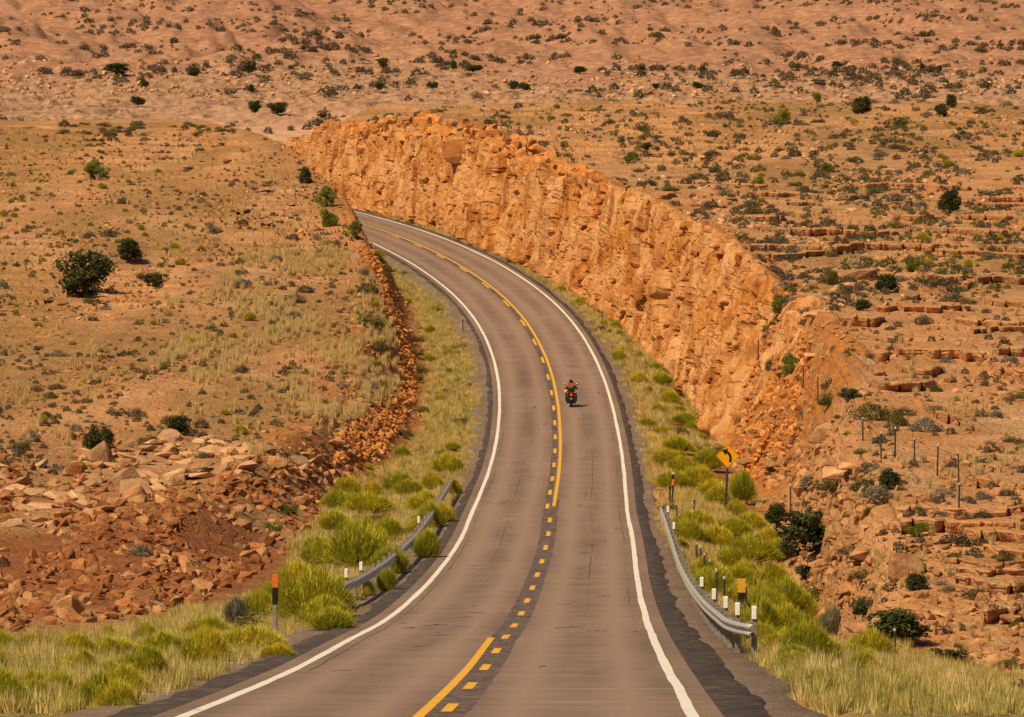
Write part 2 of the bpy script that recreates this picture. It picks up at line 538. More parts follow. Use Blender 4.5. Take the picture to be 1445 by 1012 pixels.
def worn_paint(name, c, under, wear=.42):
    n = NT(name)
    f = n.noise(n.pos((1, .5, 1)), 3.2, 6, .7)
    n.col(n.mix(n.ramp(f, [(wear - .06, (1, 1, 1)), (wear + .04, (0, 0, 0))]), c, under)).rough(.6)
    return n.m

def shoulder_material():
    n = NT("dark_asphalt_edge")
    f = n.noise(n.pos((1, .4, 1)), 2.2, 6, .7)
    n.col(n.ramp(f, [(.3, (.035, .026, .023)), (.52, (.070, .051, .044)), (.72, (.15, .105, .082))])).rough(.85)
    n.bump(f, .05, .6)
    return n.m

def gravel_material():
    n = NT("gravel_verge")
    p = n.pos((1, .6, 1))
    f, g = n.noise(p, 9.0, 4, .7), n.noise(p, .6, 4)
    n.col(n.mix(n.ramp(g, [(.4, (0, 0, 0)), (.65, (1, 1, 1))]), n.ramp(f, [(.3, (.10, .07, .055)), (.5, (.20, .145, .11)), (.7, (.36, .27, .2))]), (.17, .105, .065)))
    n.bump(f, .08, .8)
    return n.m

def leaf_material(name, stops, trans=.25, var=.35):
    """leaf colour picked per leaf from a random attribute, shifted a little per plant"""
    n = NT(name)
    a = n.n("ShaderNodeVertexColor", layer_name="tint")
    s = n.n("ShaderNodeSeparateColor"); n.l(a.outputs[0], s.inputs[0])
    oi = n.n("ShaderNodeObjectInfo")
    c = n.ramp(s.outputs[0], stops)
    h = n.n("ShaderNodeHueSaturation"); n.l(c, h.inputs['Color'])
    n.l(n.math('ADD', n.math('MULTIPLY', oi.outputs['Random'], var), 1 - var / 2), h.inputs['Value'])
    n.l(n.math('ADD', n.math('MULTIPLY', oi.outputs['Random'], -.024), .508), h.inputs['Hue'])
    n.l(h.outputs[0], n.b.inputs['Base Color'])
    n.rough(.8)
    tr = n.n("ShaderNodeBsdfTranslucent"); n.l(h.outputs[0], tr.inputs['Color'])
    mx = n.n("ShaderNodeMixShader"); mx.inputs[0].default_value = trans
    n.l(n.b.outputs[0], mx.inputs[1]); n.l(tr.outputs[0], mx.inputs[2])
    n.l(mx.outputs[0], n.t.nodes['Material Output'].inputs['Surface'])
    return n.m

M_LAND = land_material(); M_CLIFF = cliff_material(); M_HILL = hill_material(); M_ROAD = road_material()
M_SHOULDER = shoulder_material(); M_GRAVEL = gravel_material()
M_STONE = stone_material("tan_stone", (.25, .115, .042), (.40, .19, .075), (.52, .28, .13))
M_STONE_RED = stone_material("red_stone", (.17, .055, .018), (.30, .108, .036), (.44, .20, .075))
M_STONE_PALE = stone_material("pale_stone", (.36, .185, .085), (.49, .27, .135), (.58, .345, .19))
M_STONE_CLIFF = stone_material("orange_stone", (.34, .115, .03), (.50, .19, .05), (.60, .28, .09))
M_WHITE = worn_paint("white_road_paint", (.72, .66, .58), (.22, .16, .13), .36)
M_YELLOW = worn_paint("yellow_road_paint", (.72, .37, .035), (.32, .17, .05), .36)
M_TAR = worn_paint("old_tar", (.085, .060, .050), (.18, .118, .086), .50)

# ------------------------------------------------------------------ the land mesh
rock, red, verge = zones(Dg, Xg)
zone = np.stack([rock, red, verge], -1).reshape(-1, 3)
Tg = Xg - road_x(Dg)
cut = sst(-.4, .6, Tg - toe_right(Dg)) * sst(2.2, -.6, Tg - toe_right(Dg) - face_right(Dg) + 2.2 * fbm(Xg / 3, Dg / 9, 611, 3)) * sst(235, 262, Dg)
cut = np.maximum(cut, (.35 + .5 * sst(-.2, .3, fbm(Xg / 2, Dg / 7, 617, 3))) * sst(-.4, .4, -Tg - toe_left(Dg)) * sst(2.2, .2, -Tg - toe_left(Dg) - face_left(Dg) + fbm(Xg / 3, Dg / 9, 613, 3)) * sst(240, 275, Dg))
cut = np.repeat(cut.reshape(-1, 1), 3, 1)
V = np.stack([Xg, Dg - OVER, Zg + ZC], -1).reshape(-1, 3)
tag(link('ground', raw_mesh('ground', V, grid_faces(len(DS), len(PX))[:, ::-1], False, {'zone': zone, 'cut': cut}), M_LAND), kind='structure')

# ground just around and behind the eye
ds = np.linspace(-60, 30, 40); xs = np.linspace(-70, 70, 90)
D, X = np.meshgrid(ds, xs, indexing='ij')
Zn = np.interp(D, [-60, 0, 30], [-1.5, -2.1, float(road_z(30)) - .2]) - .14
tag(link('near_ground', raw_mesh('near_ground', np.stack([X, D, Zn + ZC], -1).reshape(-1, 3), grid_faces(40, 90)[:, ::-1], True,
     {'zone': np.zeros((3600, 3)), 'cut': np.zeros((3600, 3))}), M_LAND), kind='structure')

# ------------------------------------------------------------------ far plain and red slopes beyond the ridge
z_far = curve([(700, -19), (760, -18.5), (900, -16.6), (1050, -13.8), (1200, -11.2), (1330, -8.6), (1500, -3.6), (1700, 2.5),
               (2000, 13), (2400, 34), (2900, 70), (3600, 130), (5200, 240)])
def far_parts(d, x):
    a = fbm(x / 60, d / 170, 300, 4)
    rough_ = sst(1040, 1200, d + 330 * a) * sst(1620, 1420, d + 260 * a)
    redd = sst(1420, 1560, d + 260 * a)
    domes = np.maximum(fbm(x / 26, d / 70, 310, 2), 0)
    z = z_far(d) + 2.0 * a * sst(760, 1000, d) + 4.5 * domes * sst(760, 860, d) * sst(1250, 1080, d)
    z = z + rough_ * (2.0 * fbm(x / 9, d / 26, 320, 4) + .6 * fbm(x / 1.8, d / 5, 327, 3))
    g = np.abs(fbm(x / 50 + d / 400, d / 150, 333, 4))
    g2 = np.abs(fbm(x / 17 + d / 260, d / 90, 337, 3))
    z = z + redd * (-16 * (.25 - g) * sst(1420, 1650, d) - 4 * (.2 - g2) * sst(1420, 1600, d) + .9 * fbm(x / 6, d / 18, 340, 4))
    return z, rough_, redd
def far_grid(d0, d1, nd, dx, nx, x0, x1):
    P = np.linspace(x0, x1, nx); D = np.geomspace(d0, d1, nd)
    D, P = np.meshgrid(D, P, indexing='ij'); X = D * (P - CX) / FPX
    return D, X
D, X = far_grid(690, 5200, 560, 0, 700, -260, 1705)
Zf, rf, rd = far_parts(D, X)
zt = terrace(Zf, 1.1, 371, X / 3, D / 4)
Zf = Zf + (zt - Zf) * .6 * rf
tag(link('hills', raw_mesh('hills', np.stack([X, D, Zf + ZC], -1).reshape(-1, 3), grid_faces(560, 700)[:, ::-1], True,
     {'zone': np.stack([rf, rd, rd * 0], -1).reshape(-1, 3)}), M_HILL), kind='structure')
FAR_D, FAR_Y = D[:, 0], None
FAR_YP = np.minimum.accumulate(proj(X, D, Zf)[1], axis=0)
FAR_PX = np.linspace(-260, 1705, 700)
def at_far(px, py):
    j = int(np.clip(round((px + 260) / (1965 / 699)), 0, 699))
    i = min(int(np.searchsorted(-FAR_YP[:, j], -py)), 559)
    d = FAR_D[i]; x = d * (px - CX) / FPX
    return Vector((x, d, float(far_parts(np.array([d]), np.array([x]))[0][0]) + ZC))

# ------------------------------------------------------------------ road, shoulders, paint
ST = np.concatenate([np.arange(-30, 60, 3.0), np.arange(60, 640, 1.0)])
def road_frame(st):
    e = .5
    dx = (road_x(st + e) - road_x(st - e)) / (2 * e)
    k = np.sqrt(1 + dx * dx)
    return road_x(st), road_z(st), 1 / k, -dx / k      # centre, height, normal (x, y) pointing right

LEN = np.concatenate([[0], np.cumsum(np.hypot(np.diff(ST), np.diff(road_x(ST))))])
def strip(name, st, offs, dz, mat, parent=None, wob=None):
    """ruled sheet along the road; offs: list of (lateral offset, drop)"""
    cx, cz, nx, ny = road_frame(st)
    rows = []; uv = []
    s = np.interp(st, ST, LEN)
    for k, (o, drop) in enumerate(offs):
        w = o + (wob[k] if wob is not None else 0)
        rows.append(np.stack([cx + nx * w, st + ny * w, cz + dz + ZC - drop + 0 * w], -1))
        uv.append(np.stack([w + 0 * s, s], -1))
    V = np.stack(rows, 1).reshape(-1, 3); UV = np.stack(uv, 1).reshape(-1, 2)
    return link(name, raw_mesh(name, V, grid_faces(len(st), len(offs))[:, ::-1], True, uv=UV), mat, parent)

offs = [(o, 0.0) for o in np.linspace(-4.0, 4.0, 17)]
road = tag(strip('road', ST, offs, 0.0, M_ROAD), kind='structure')
wl = .16 * fbm(ST / 3.1, ST * 0, 91, 3); wr = .16 * fbm(ST / 3.1, ST * 0 + 5, 95, 3)
z0 = 0 * ST
sh = sst(60, 330, ST)
wid = 1.05 - .4 * sh
tag(strip('road_shoulder', ST, [(3.9, 0), (3.98, 0), (3.7, .0), (3.72, .16)], -.006, M_SHOULDER, None, [z0, z0, wid + wr, wid + .12 + wr]), kind='structure')
tag(strip('road_shoulder', ST, [(-3.72, .16), (-3.7, 0), (-3.98, 0), (-3.9, 0)], -.006, M_SHOULDER, None, [-wid * .9 - .12 - wl, -wid * .9 - wl, z0, z0]), kind='structure')
gr_r = .35 * fbm(ST / 6, ST * 0, 191, 3); gr_l = .35 * fbm(ST / 6, ST * 0 + 4, 195, 3)
gw = .12 + .40 * sst(260, 150, ST)
tag(strip('gravel_verge', ST, [(4.2, 0), (4.75, .04), (5.0, .05), (5.1, .3)], -.03, M_GRAVEL, None, [z0, z0, gw + gr_r, gw + gr_r + .1]), kind='structure')
tag(strip('gravel_verge', ST, [(-5.1, .3), (-5.0, .05), (-4.75, .04), (-4.2, 0)], -.03, M_GRAVEL, None, [-gw - gr_l - .1, -gw - gr_l, z0, z0]), kind='structure')

lw = .018 * fbm(ST / 4.3, ST * 0 + 1, 71, 3); lw2 = .018 * fbm(ST / 4.3, ST * 0 + 8, 74, 3)
lwn = .016 * fbm(ST / 11.0, ST * 0 + 3, 79, 1) * sst(190, 130, ST)
tag(strip('white_edge_line', ST, [(-3.66, 0), (-3.48, 0)], .004, M_WHITE, road, [lw, lw2]), kind='structure')
tag(strip('white_edge_line', ST, [(3.48, 0), (3.66, 0)], .004, M_WHITE, road, [lw2 + lwn, lw + lwn]), kind='structure')
def sub(a, b, step=1.0):
    return np.linspace(a, b, max(2, int((b - a) / step) + 1))
D_TOP, D_LOW = 249.0, 126.0                                   # where the solid yellow begins and ends
band = sub(60, D_TOP + 6)
bw = .03 * fbm(band / 3, band * 0, 171, 3)
tag(strip('tar_band', band, [(-.31, 0), (.36, 0)], .002, M_TAR, road, [bw, -bw]), kind='structure')
band2 = sub(D_TOP + 6.2, 470)
bw2 = .05 * fbm(band2 / 3, band2 * 0, 173, 3)
tag(strip('tar_band', band2, [(-.34, 0), (-.02, 0)], .002, M_TAR, road, [bw2, bw2 * 0]), kind='structure')
tag(strip('yellow_line', sub(D_TOP, 620), [(.06, 0), (.22, 0)], .005, M_YELLOW, road), kind='structure')
tag(strip('yellow_line', sub(60, D_LOW), [(-.36, 0), (-.20, 0)], .005, M_YELLOW, road), kind='structure')
dd = 64.0
while dd < 470:
    o = .04 if dd < D_TOP - 6 else -.16
    tag(strip('yellow_dash', sub(dd, dd + 4.0), [(o - .085, 0), (o + .085, 0)], .0045, M_YELLOW, road), kind='structure')
    dd += 12.2
# tar snakes and patches
def tar(px, py, ln, ang, wd):
    d = px
    pts = MB()
    n = 9
    c = []
    for i in range(n):
        u = i / (n - 1) - .5
        c.append((py + ln * u * math.cos(ang) + .12 * random.uniform(-1, 1), d + ln * u * math.sin(ang) * 4 + .3 * random.uniform(-1, 1), wd * (1 - (2 * u) ** 2) * random.uniform(.5, 1.3) + .02))
    vs = []
    for (t, d_, w) in c:
        cx, cz = float(road_x(d_)), float(road_z(d_))
        vs += [(cx + t, d_ - w * 2.2, cz + ZC + .004), (cx + t, d_ + w * 2.2, cz + ZC + .004)]
    fs = [(2 * i, 2 * i + 2, 2 * i + 3, 2 * i + 1) for i in range(n - 1)]
    pts.add(vs, fs)
    tag(pts.build('tar_patch', M_TAR, road), kind='structure')
for a in [(139, -2.0, .9, .5, .10), (147, -1.6, .8, .6, .07), (136, -2.5, .7, .2, .12), (152, -1.3, .5, -.3, .06), (138, -1.3, .4, .1, .05),
          (137, 1.55, .8, .4, .08), (196, -3.0 + .6, .5, .1, .08), (249, -2.2, .5, 0, .10), (345, -2.1, .5, 1.1, .08), (330, -1.9, .5, 1.0, .05),
          (185, 1.4, .5, .2, .05), (215, 1.9, .6, .1, .05), (160, 1.2, .5, -.2, .06), (133, 2.2, .5, 0, .06), (168, 2.4, .4, .3, .05), (290, 1.3, .3, .4, .05)]:
    tar(*a)

for i in range(46):
    dd_ = random.uniform(95, 400)
    tar(dd_, random.choice((-1, 1)) * random.uniform(.7, 3.3), random.uniform(.15, .7), random.uniform(-.3, 1.5), random.uniform(.02, .06))
for (a, b, o) in ((100, 330, -3.25), (140, 420, 3.2), (150, 300, 1.9), (180, 380, -1.85)):      # sealed seams running with the lanes
    q = sub(a, b)
    ww = .05 * fbm(q / 4, q * 0 + o, 271, 3); on = np.clip(fbm(q / 14, q * 0 + o, 275, 2) * 3, 0, 1) * .02
    tag(strip('tar_seam', q, [(o, 0), (o, 0)], .003, M_TAR, road, [ww - on - .004, ww + on + .004]), kind='structure')

# ------------------------------------------------------------------ the blasted rock face right of the road
CS = np.arange(284, 592, .22); CV = np.linspace(-.06, 1.10, 120)
S_, U_ = np.meshgrid(CS, CV, indexing='ij')
tR, wR = toe_right(S_), face_right(S_)
zt_ = road_z(S_) - .5
crest_t = tR + wR
top_ = land(S_, road_x(S_) + crest_t + .6)
hgt = np.maximum(top_ - zt_, .5)
u = np.clip(U_, 0, 1)
lean = u ** 1.15
Tc = tR + wR * lean + np.maximum(U_ - 1, 0) * 14 + np.minimum(U_, 0) * 1
Zc_ = zt_ + hgt * (u - .05 * np.maximum(U_ - 1, 0)) 
vv = u * hgt
# blocks: coarse and fine cells, and drill-hole ribs
d1, d2, c1 = voro(S_ / 3.2 + .6 * fbm(S_ / 4, vv / 2, 501, 2), vv / 8 + .3 * fbm(S_ / 2, vv / 2, 503, 2), 505)
e1, e2, c2 = voro(S_ / 1.25 + .4 * fbm(S_ / 1.5, vv, 507, 2), vv / 1.3 + .4 * fbm(S_ / 1.5, vv, 506, 2), 515)
g1, g2, c3 = voro(S_ / .6 + .3 * fbm(S_, vv, 508, 2), vv / .42, 525)
rib = fbm(S_ / 1.7 + .5 * fbm(S_ / 5, vv / 4, 534, 2), vv / 5.5, 531, 4)
env = sst(0, .08, u) * sst(1.12, .96, U_)
smooth_part = sst(440, 448, S_ + 6 * fbm(S_ / 8, vv / 4, 540, 2)) * sst(484, 474, S_) * sst(.85, .6, u)
out = (1 - smooth_part) * (.6 * (c1 - .5) + .32 * (c2 - .5) + .20 * (c3 - .5) - .6 * sst(.09, 0, d2 - d1) - .15 * sst(.10, 0, e2 - e1)) \
      + smooth_part * (.4 * (c1 - .5) + .14 * (c2 - .5)) + (.72 + .45 * smooth_part) * rib + .3 * fbm(S_ / .55, vv / 6, 533, 2) + .8 * fbm(S_ / 9, vv / 7, 545, 2)
out = out * env * np.minimum(1, hgt / 4)
fade = sst(288, 318, S_ + 10 * fbm(S_ / 6, vv / 3, 560, 2)) * sst(590, 572, S_)
out = out * (.25 + .75 * fade) + .8 * fade - .55 * (1 - fade)
Tc = Tc - out
Zc_ = Zc_ + (1.0 * fbm(S_ / 4.5, S_ * 0, 571, 4) + .5 * (c1 - .5)) * sst(.6, .95, u) * sst(1.1, 1.0, U_) * np.minimum(1, hgt / 4)
Zc_ = Zc_ + .28 * env * (c2 - .5) + .1 * fbm(S_ / .8, vv / .8, 551, 2)
CXs = road_x(S_) + Tc
Yc = S_ + .3 * env * (c3 - .5)
tag(link('cliff', raw_mesh('cliff', np.stack([CXs, Yc, Zc_ + ZC], -1).reshape(-1, 3), grid_faces(len(CS), len(CV)), False), M_CLIFF), kind='structure')

# ------------------------------------------------------------------ bedded sandstone: each bed juts out over the one below
def beds(x0, x1, d0, d1, levels, side, seed, gap, hh):
    xs = np.arange(x0, x1, .09); dg = np.arange(d0, d1, 1.0)
    Dm, Xm = np.meshgrid(dg, xs, indexing='ij')
    S = np.maximum.accumulate(land(Dm, Xm, True), axis=0)
    def cross(L):
        i = np.argmax(S >= L[None, :], axis=0)
        none = S[-1] < L
        i = np.clip(i, 1, len(dg) - 1)
        c = np.arange(len(xs))
        a, b = S[i - 1, c], S[i, c]
        d = dg[i - 1] + np.clip((L - a) / np.maximum(b - a, 1e-4), 0, 1)
        return d, none | (S[0] >= L)
    vs, fs = [], []; base = 0
    r = np.random.default_rng(seed)
    for n, L in enumerate(levels):
        h = r.uniform(*hh)
        o = n * 7.7
        # joint blocks
        jx = xs / 1.1 + .5 * fbm(xs / 3, xs * 0 + o, seed + 3, 2)
        j = np.floor(jx); jf = jx - j
        blk = hash2(j.astype(np.int64), np.full(len(xs), n, np.int64), seed) - .5
        jo = np.minimum(jf, 1 - jf)
        lev = L + .16 * fbm(xs / 7, xs * 0 + o, seed + 5, 3) + .07 * blk
        yf, bad = cross(lev - h * .95)
        yb, bad2 = cross(lev)
        gx = np.abs(np.gradient(yf, xs))
        gx = np.max([np.roll(gx, q_) for q_ in range(-4, 5)], axis=0)
        yf = yf - .3 + 1.9 * fbm(xs / 3.4, xs * 0 + o, seed + 9, 4) + .35 * fbm(xs / .5, xs * 0 + o, seed + 11, 2) + .7 * blk + .35 * sst(.07, 0, jo)
        yf = np.clip(yf, d0, d1)
        yb = np.maximum(yb + 1.2, yf + 2.6)
        t = side * (xs - road_x(yf))
        if side > 0:
            ok = (t > np.where(yf < 255, toe_right(yf) + 1.6, toe_right(yf) + face_right(yf) * .9 + .6))
        else:
            ok = t > toe_left(yf) + face_left(yf) + 1.0
        ex = fbm(xs / 3.6, xs * 0 + o * 1.3, seed + 15, 3)
        yf = yf + 1.6 * sst(gap + .28, gap, ex)
        ok &= ~bad & (ex > gap) & (gx < 8) & (yb - yf < 45)
        BEDS.append((xs[0], yf, yb, lev, ok))
        dz = np.where(ok, 0, -2.5)
        e = .03 * fbm(xs / .5, xs * 0 + o, seed + 21, 2)
        prof = [(yf + .42, lev - h - .34), (yf + .17 + e, lev - h - .10), (yf + .05 + e, lev - h * .80), (yf + e, lev - h * .25), (yf + .07, lev - .02), (yf + .22, lev + e * .6), ((yf + yb) / 2, lev + .03 * fbm(xs / 1.2, xs * 0 + o, seed + 25, 2)), (yb, lev - .02)]
        V = np.stack([np.stack([xs, a, b + dz + ZC], -1) for a, b in prof], 1)
        vs.append(V.reshape(-1, 3)); f = grid_faces(len(xs), len(prof))
        # leave out the hidden stretches
        okq = np.repeat((ok[:-1] | ok[1:]), len(prof) - 1)
        fs.append(f[okq] + base); base += V.shape[0] * V.shape[1]
    V = np.concatenate(vs); F = np.concatenate(fs)
    z = np.zeros_like(V); z[:, 0] = 1
    tag(link('rock_ledges', raw_mesh('rock_ledges', V, F, False, {'zone': z, 'cut': z * 0}), M_LAND), kind='structure')
lv = np.cumsum(np.random.default_rng(5).uniform(.15, .42, 60)) - 19.2
beds(7, 42, 140, 420, lv[lv < -9.6], 1, 41, .03, (.08, .34))

# ------------------------------------------------------------------ stones
def hull_proto(n, sx, sy, sz, seed):
    r = random.Random(seed)
    bm = bmesh.new()
    for i in range(n):
        v = Vector((r.gauss(0, 1), r.gauss(0, 1), r.gauss(0, 1))).normalized()
        v = Vector((max(-.72, min(.72, v.x)), max(-.72, min(.72, v.y)), max(-.6, min(.6, v.z)))) * r.uniform(.85, 1.1)
        bm.verts.new((v.x * sx, v.y * sy, v.z * sz))
    res = bmesh.ops.convex_hull(bm, input=bm.verts)
    bmesh.ops.delete(bm, geom=[g for g in res['geom_interior'] if isinstance(g, bmesh.types.BMVert)], context='VERTS')
    bmesh.ops.triangulate(bm, faces=bm.faces)
    bm.verts.index_update()
    v = np.array([q.co[:] for q in bm.verts]); f = np.array([[q.index for q in t.verts] for t in bm.faces])
    bm.free()
    return v, f
STONES = [hull_proto(random.choice((12, 16, 20)), 1, random.uniform(.6, .9), random.uniform(.4, .75), 900 + i) for i in range(14)]
SLABS = [hull_proto(22, 1, random.uniform(.55, .9), random.uniform(.16, .28), 950 + i) for i in range(10)]

def euler_mats(rx, ry, rz):
    cx, sx, cy, sy, cz, sz = np.cos(rx), np.sin(rx), np.cos(ry), np.sin(ry), np.cos(rz), np.sin(rz)
    M = np.empty((len(rx), 3, 3))
    M[:, 0, 0] = cz * cy; M[:, 0, 1] = cz * sy * sx - sz * cx; M[:, 0, 2] = cz * sy * cx + sz * sx
    M[:, 1, 0] = sz * cy; M[:, 1, 1] = sz * sy * sx + cz * cx; M[:, 1, 2] = sz * sy * cx - cz * sx
    M[:, 2, 0] = -sy; M[:, 2, 1] = cy * sx; M[:, 2, 2] = cy * cx
    return M

def scatter_mesh(name, protos, P, size, tilt, mat, smooth=False, attr=False, tints=None):
    """copies of the prototypes at the points P as one mesh"""
    n = len(P)
    M = euler_mats(rng.normal(0, tilt, n), rng.normal(0, tilt, n), rng.uniform(0, 6.283, n))
    pick = rng.integers(0, len(protos), n)
    vs, fs, ts = [], [], []
    base = 0
    for k, pr in enumerate(protos):
        idx = np.where(pick == k)[0]
        if len(idx) == 0: continue
        v, f = pr[0], pr[1]
        vv = np.einsum('nij,vj->nvi', M[idx], v) * size[idx][:, None, None] + P[idx][:, None, :]
        ff = f[None] + (np.arange(len(idx)) * len(v))[:, None, None] + base
        vs.append(vv.reshape(-1, 3)); fs.append(ff.reshape(-1, f.shape[1])); base += len(idx) * len(v)
        if attr:
            ts.append(np.repeat(pr[2][None], len(idx), 0).reshape(-1, 1))
    at_ = {'tint': np.repeat(np.concatenate(ts), 3, 1)} if attr else None
    return link(name, raw_mesh(name, np.concatenate(vs), np.concatenate(fs), smooth, at_), mat)

def in_poly(px, py, poly):
    inside = np.zeros(len(px), bool)
    j = len(poly) - 1
    for i in range(len(poly)):
        xi, yi = poly[i]; xj, yj = poly[j]
        with np.errstate(divide='ignore', invalid='ignore'):
            c = ((yi > py) != (yj > py)) & (px < (xj - xi) * (py - yi) / (yj - yi + 1e-9) + xi)
        inside ^= c
        j = i
    return inside

def pix(poly, n, clump=0.0, cs=40.0, seed=0):
    """n pixel positions inside a polygon of the photograph, optionally clumped"""
    p = np.array(poly, float)
    lo, hi = p.min(0), p.max(0)
    outx, outy = np.empty(0), np.empty(0)
    while len(outx) < n:
        m = n * 3 + 50
        x, y = rng.uniform(lo[0], hi[0], m), rng.uniform(lo[1], hi[1], m)
        k = in_poly(x, y, poly)
        if clump:
            k &= (fbm(x / cs, y / cs * 1.8, 700 + seed, 3) * 1.6 + .5 - clump) > rng.uniform(0, 1, m) * .8
        outx = np.concatenate([outx, x[k]]); outy = np.concatenate([outy, y[k]])
    return outx[:n], outy[:n]

def spots(poly, n, clump=0.0, cs=40.0, seed=0, off_road=4.9):
    x, d, z, ok = ats(*pix(poly, n, clump, cs, seed))
    k = ok & (np.abs(x - road_x(d)) > off_road)
    return np.stack([x[k], d[k], z[k]], -1)

W0, W1 = -120, 1565
LEFT_HILL = [(W0, 190), (330, 185), (440, 215), (480, 290), (515, 345), (540, 410), (565, 490), (572, 560), (480, 640), (300, 650), (W0, 690)]
LEFT_RUBBLE = [(W0, 650), (250, 600), (400, 640), (480, 620), (560, 560), (575, 590), (500, 670), (440, 740), (380, 800), (270, 860), (W0, 910)]
LEFT_FACE = [(500, 345), (530, 360), (560, 430), (585, 520), (585, 570), (540, 640), (470, 660), (480, 600), (555, 560), (560, 490), (535, 410)]
RIGHT_LEDGES = [(1050, 480), (1110, 430), (1250, 400), (W1, 370), (W1, 1010), (1250, 930), (1120, 730), (1070, 690), (1040, 620)]
RIGHT_TOP = [(440, 205), (500, 172), (590, 158), (800, 146), (900, 142), (W1, 132), (W1, 400), (1250, 420), (1080, 480), (1030, 400), (900, 300), (760, 240)]
TALUS = [(975, 470), (985, 390), (1040, 400), (1110, 430), (1150, 500), (1130, 600), (1090, 690), (1050, 680), (1020, 620), (990, 560)]
CREST = [(425, 215), (470, 190), (600, 165), (700, 185), (830, 250), (960, 320), (1020, 380), (1010, 430), (940, 380), (860, 310), (780, 260), (640, 205), (500, 225)]

def sizes(P, lo, hi, pw=2.2):
    return lo + (hi - lo) * rng.uniform(0, 1, len(P)) ** pw

def stones(name, poly, n, lo, hi, mat, label, sink=.25, protos=STONES, tilt=.5, clump=0.0, cs=40, seed=0, pw=2.2):
    P = spots(poly, n, clump, cs, seed)
    s = sizes(P, lo, hi, pw)
    P[:, 2] += s * (.42 - sink) * .6
    tag(scatter_mesh(name, protos, P, s, tilt, mat), label, None, None, 'stuff')

stones('rock_rubble', LEFT_RUBBLE, 5200, .03, .46, M_STONE_RED, 'broken red sandstone rubble strewn over the lower left slope', clump=.3, cs=60, seed=1, pw=5)
stones('rock_rubble', LEFT_RUBBLE, 1500, .04, .6, M_STONE, 'broken tan sandstone rubble strewn over the lower left slope', seed=2, clump=.3, pw=5)
stones('rock_rubble', LEFT_FACE, 2600, .06, .40, M_STONE_CLIFF, 'orange broken stones covering the low cut bank left of the road', seed=3)
stones('scattered_stones', LEFT_HILL, 4200, .05, .34, M_STONE, 'small tan stones scattered over the left hillside', clump=.35, cs=50, seed=4, pw=3.5)
stones('rock_rubble', TALUS, 3600, .04, .5, M_STONE_CLIFF, 'orange rubble on the slope below the right ledges', seed=5, pw=4)
stones('scattered_stones', RIGHT_LEDGES, 2400, .05, .36, M_STONE, 'tan stones scattered between the ledges of the right slope', clump=.2, cs=50, seed=6, pw=3)
stones('scattered_stones', RIGHT_TOP, 3200, .05, .36, M_STONE_PALE, 'pale stones scattered over the right plateau', clump=.2, cs=50, seed=7, pw=3)
stones('cliff_edge_rubble', CREST, 2200, .08, 1.3, M_STONE_CLIFF, 'orange broken rock along the upper edge of the road cut', seed=8, pw=3.2)
stones('rock_slabs', RIGHT_LEDGES, 170, .3, 1.5, M_STONE, 'thin layered sandstone slabs lying on the ledges of the right slope', sink=.62, protos=SLABS, tilt=.07, clump=.3, cs=70, seed=9)
stones('rock_slabs', RIGHT_TOP, 220, .3, 1.3, M_STONE_PALE, 'thin pale slabs breaking out of the right plateau', sink=.62, protos=SLABS, tilt=.06, clump=.35, cs=70, seed=10)
stones('rock_slabs', LEFT_HILL, 360, .25, 1.2, M_STONE, 'thin tan slabs breaking out of the left hillside', sink=.62, protos=SLABS, tilt=.08, clump=.4, cs=70, seed=11)

SHELF = [(W0, 660), (90, 650), (250, 615), (330, 618), (420, 640), (480, 650), (440, 690), (330, 680), (230, 700), (100, 740), (W0, 760)]
stones('rock_slabs', SHELF, 210, .25, 1.25, M_STONE_PALE, 'tilted pale slabs breaking off the shelf above the red rubble', sink=.3, protos=SLABS, tilt=.28, seed=12, pw=2)
GULLY_WALL = [(1085, 640), (1160, 610), (1230, 690), (1210, 870), (1150, 880), (1120, 780), (1090, 700)]
stones('rock_rubble', GULLY_WALL, 900, .05, .55, M_STONE, 'broken tan rock on the side of the gully at the foot of the right ledges', seed=13, pw=3)
# stones of the low cut bank left of the road
st = rng.uniform(258, 475, 5200)
tt_ = toe_left(st) + face_left(st) * rng.uniform(-.05, 1.35, 5200)
P = np.stack([road_x(st) - tt_, st, ground(road_x(st) - tt_, st)], -1)
s_ = .05 + .33 * rng.uniform(0, 1, 5200) ** 2.6
tag(scatter_mesh('rock_rubble', STONES, P[::2] - np.array([0, 0, .05]), s_[::2], .6, M_STONE), 'orange rubble covering the cut bank left of the road up to the bend', None, None, 'stuff')

# fallen stones along the foot of the rock face
st = rng.uniform(270, 500, 900)
tt_ = toe_right(st) - np.abs(rng.normal(0, .45, 900)) + .25
P = np.stack([road_x(st) + tt_, st, ground(road_x(st) + tt_, st)], -1)
tag(scatter_mesh('fallen_stones', STONES, P, .06 + .3 * rng.uniform(0, 1, 900) ** 3, .5, M_STONE_CLIFF), 'fallen orange stones along the foot of the rock face', None, None, 'stuff')

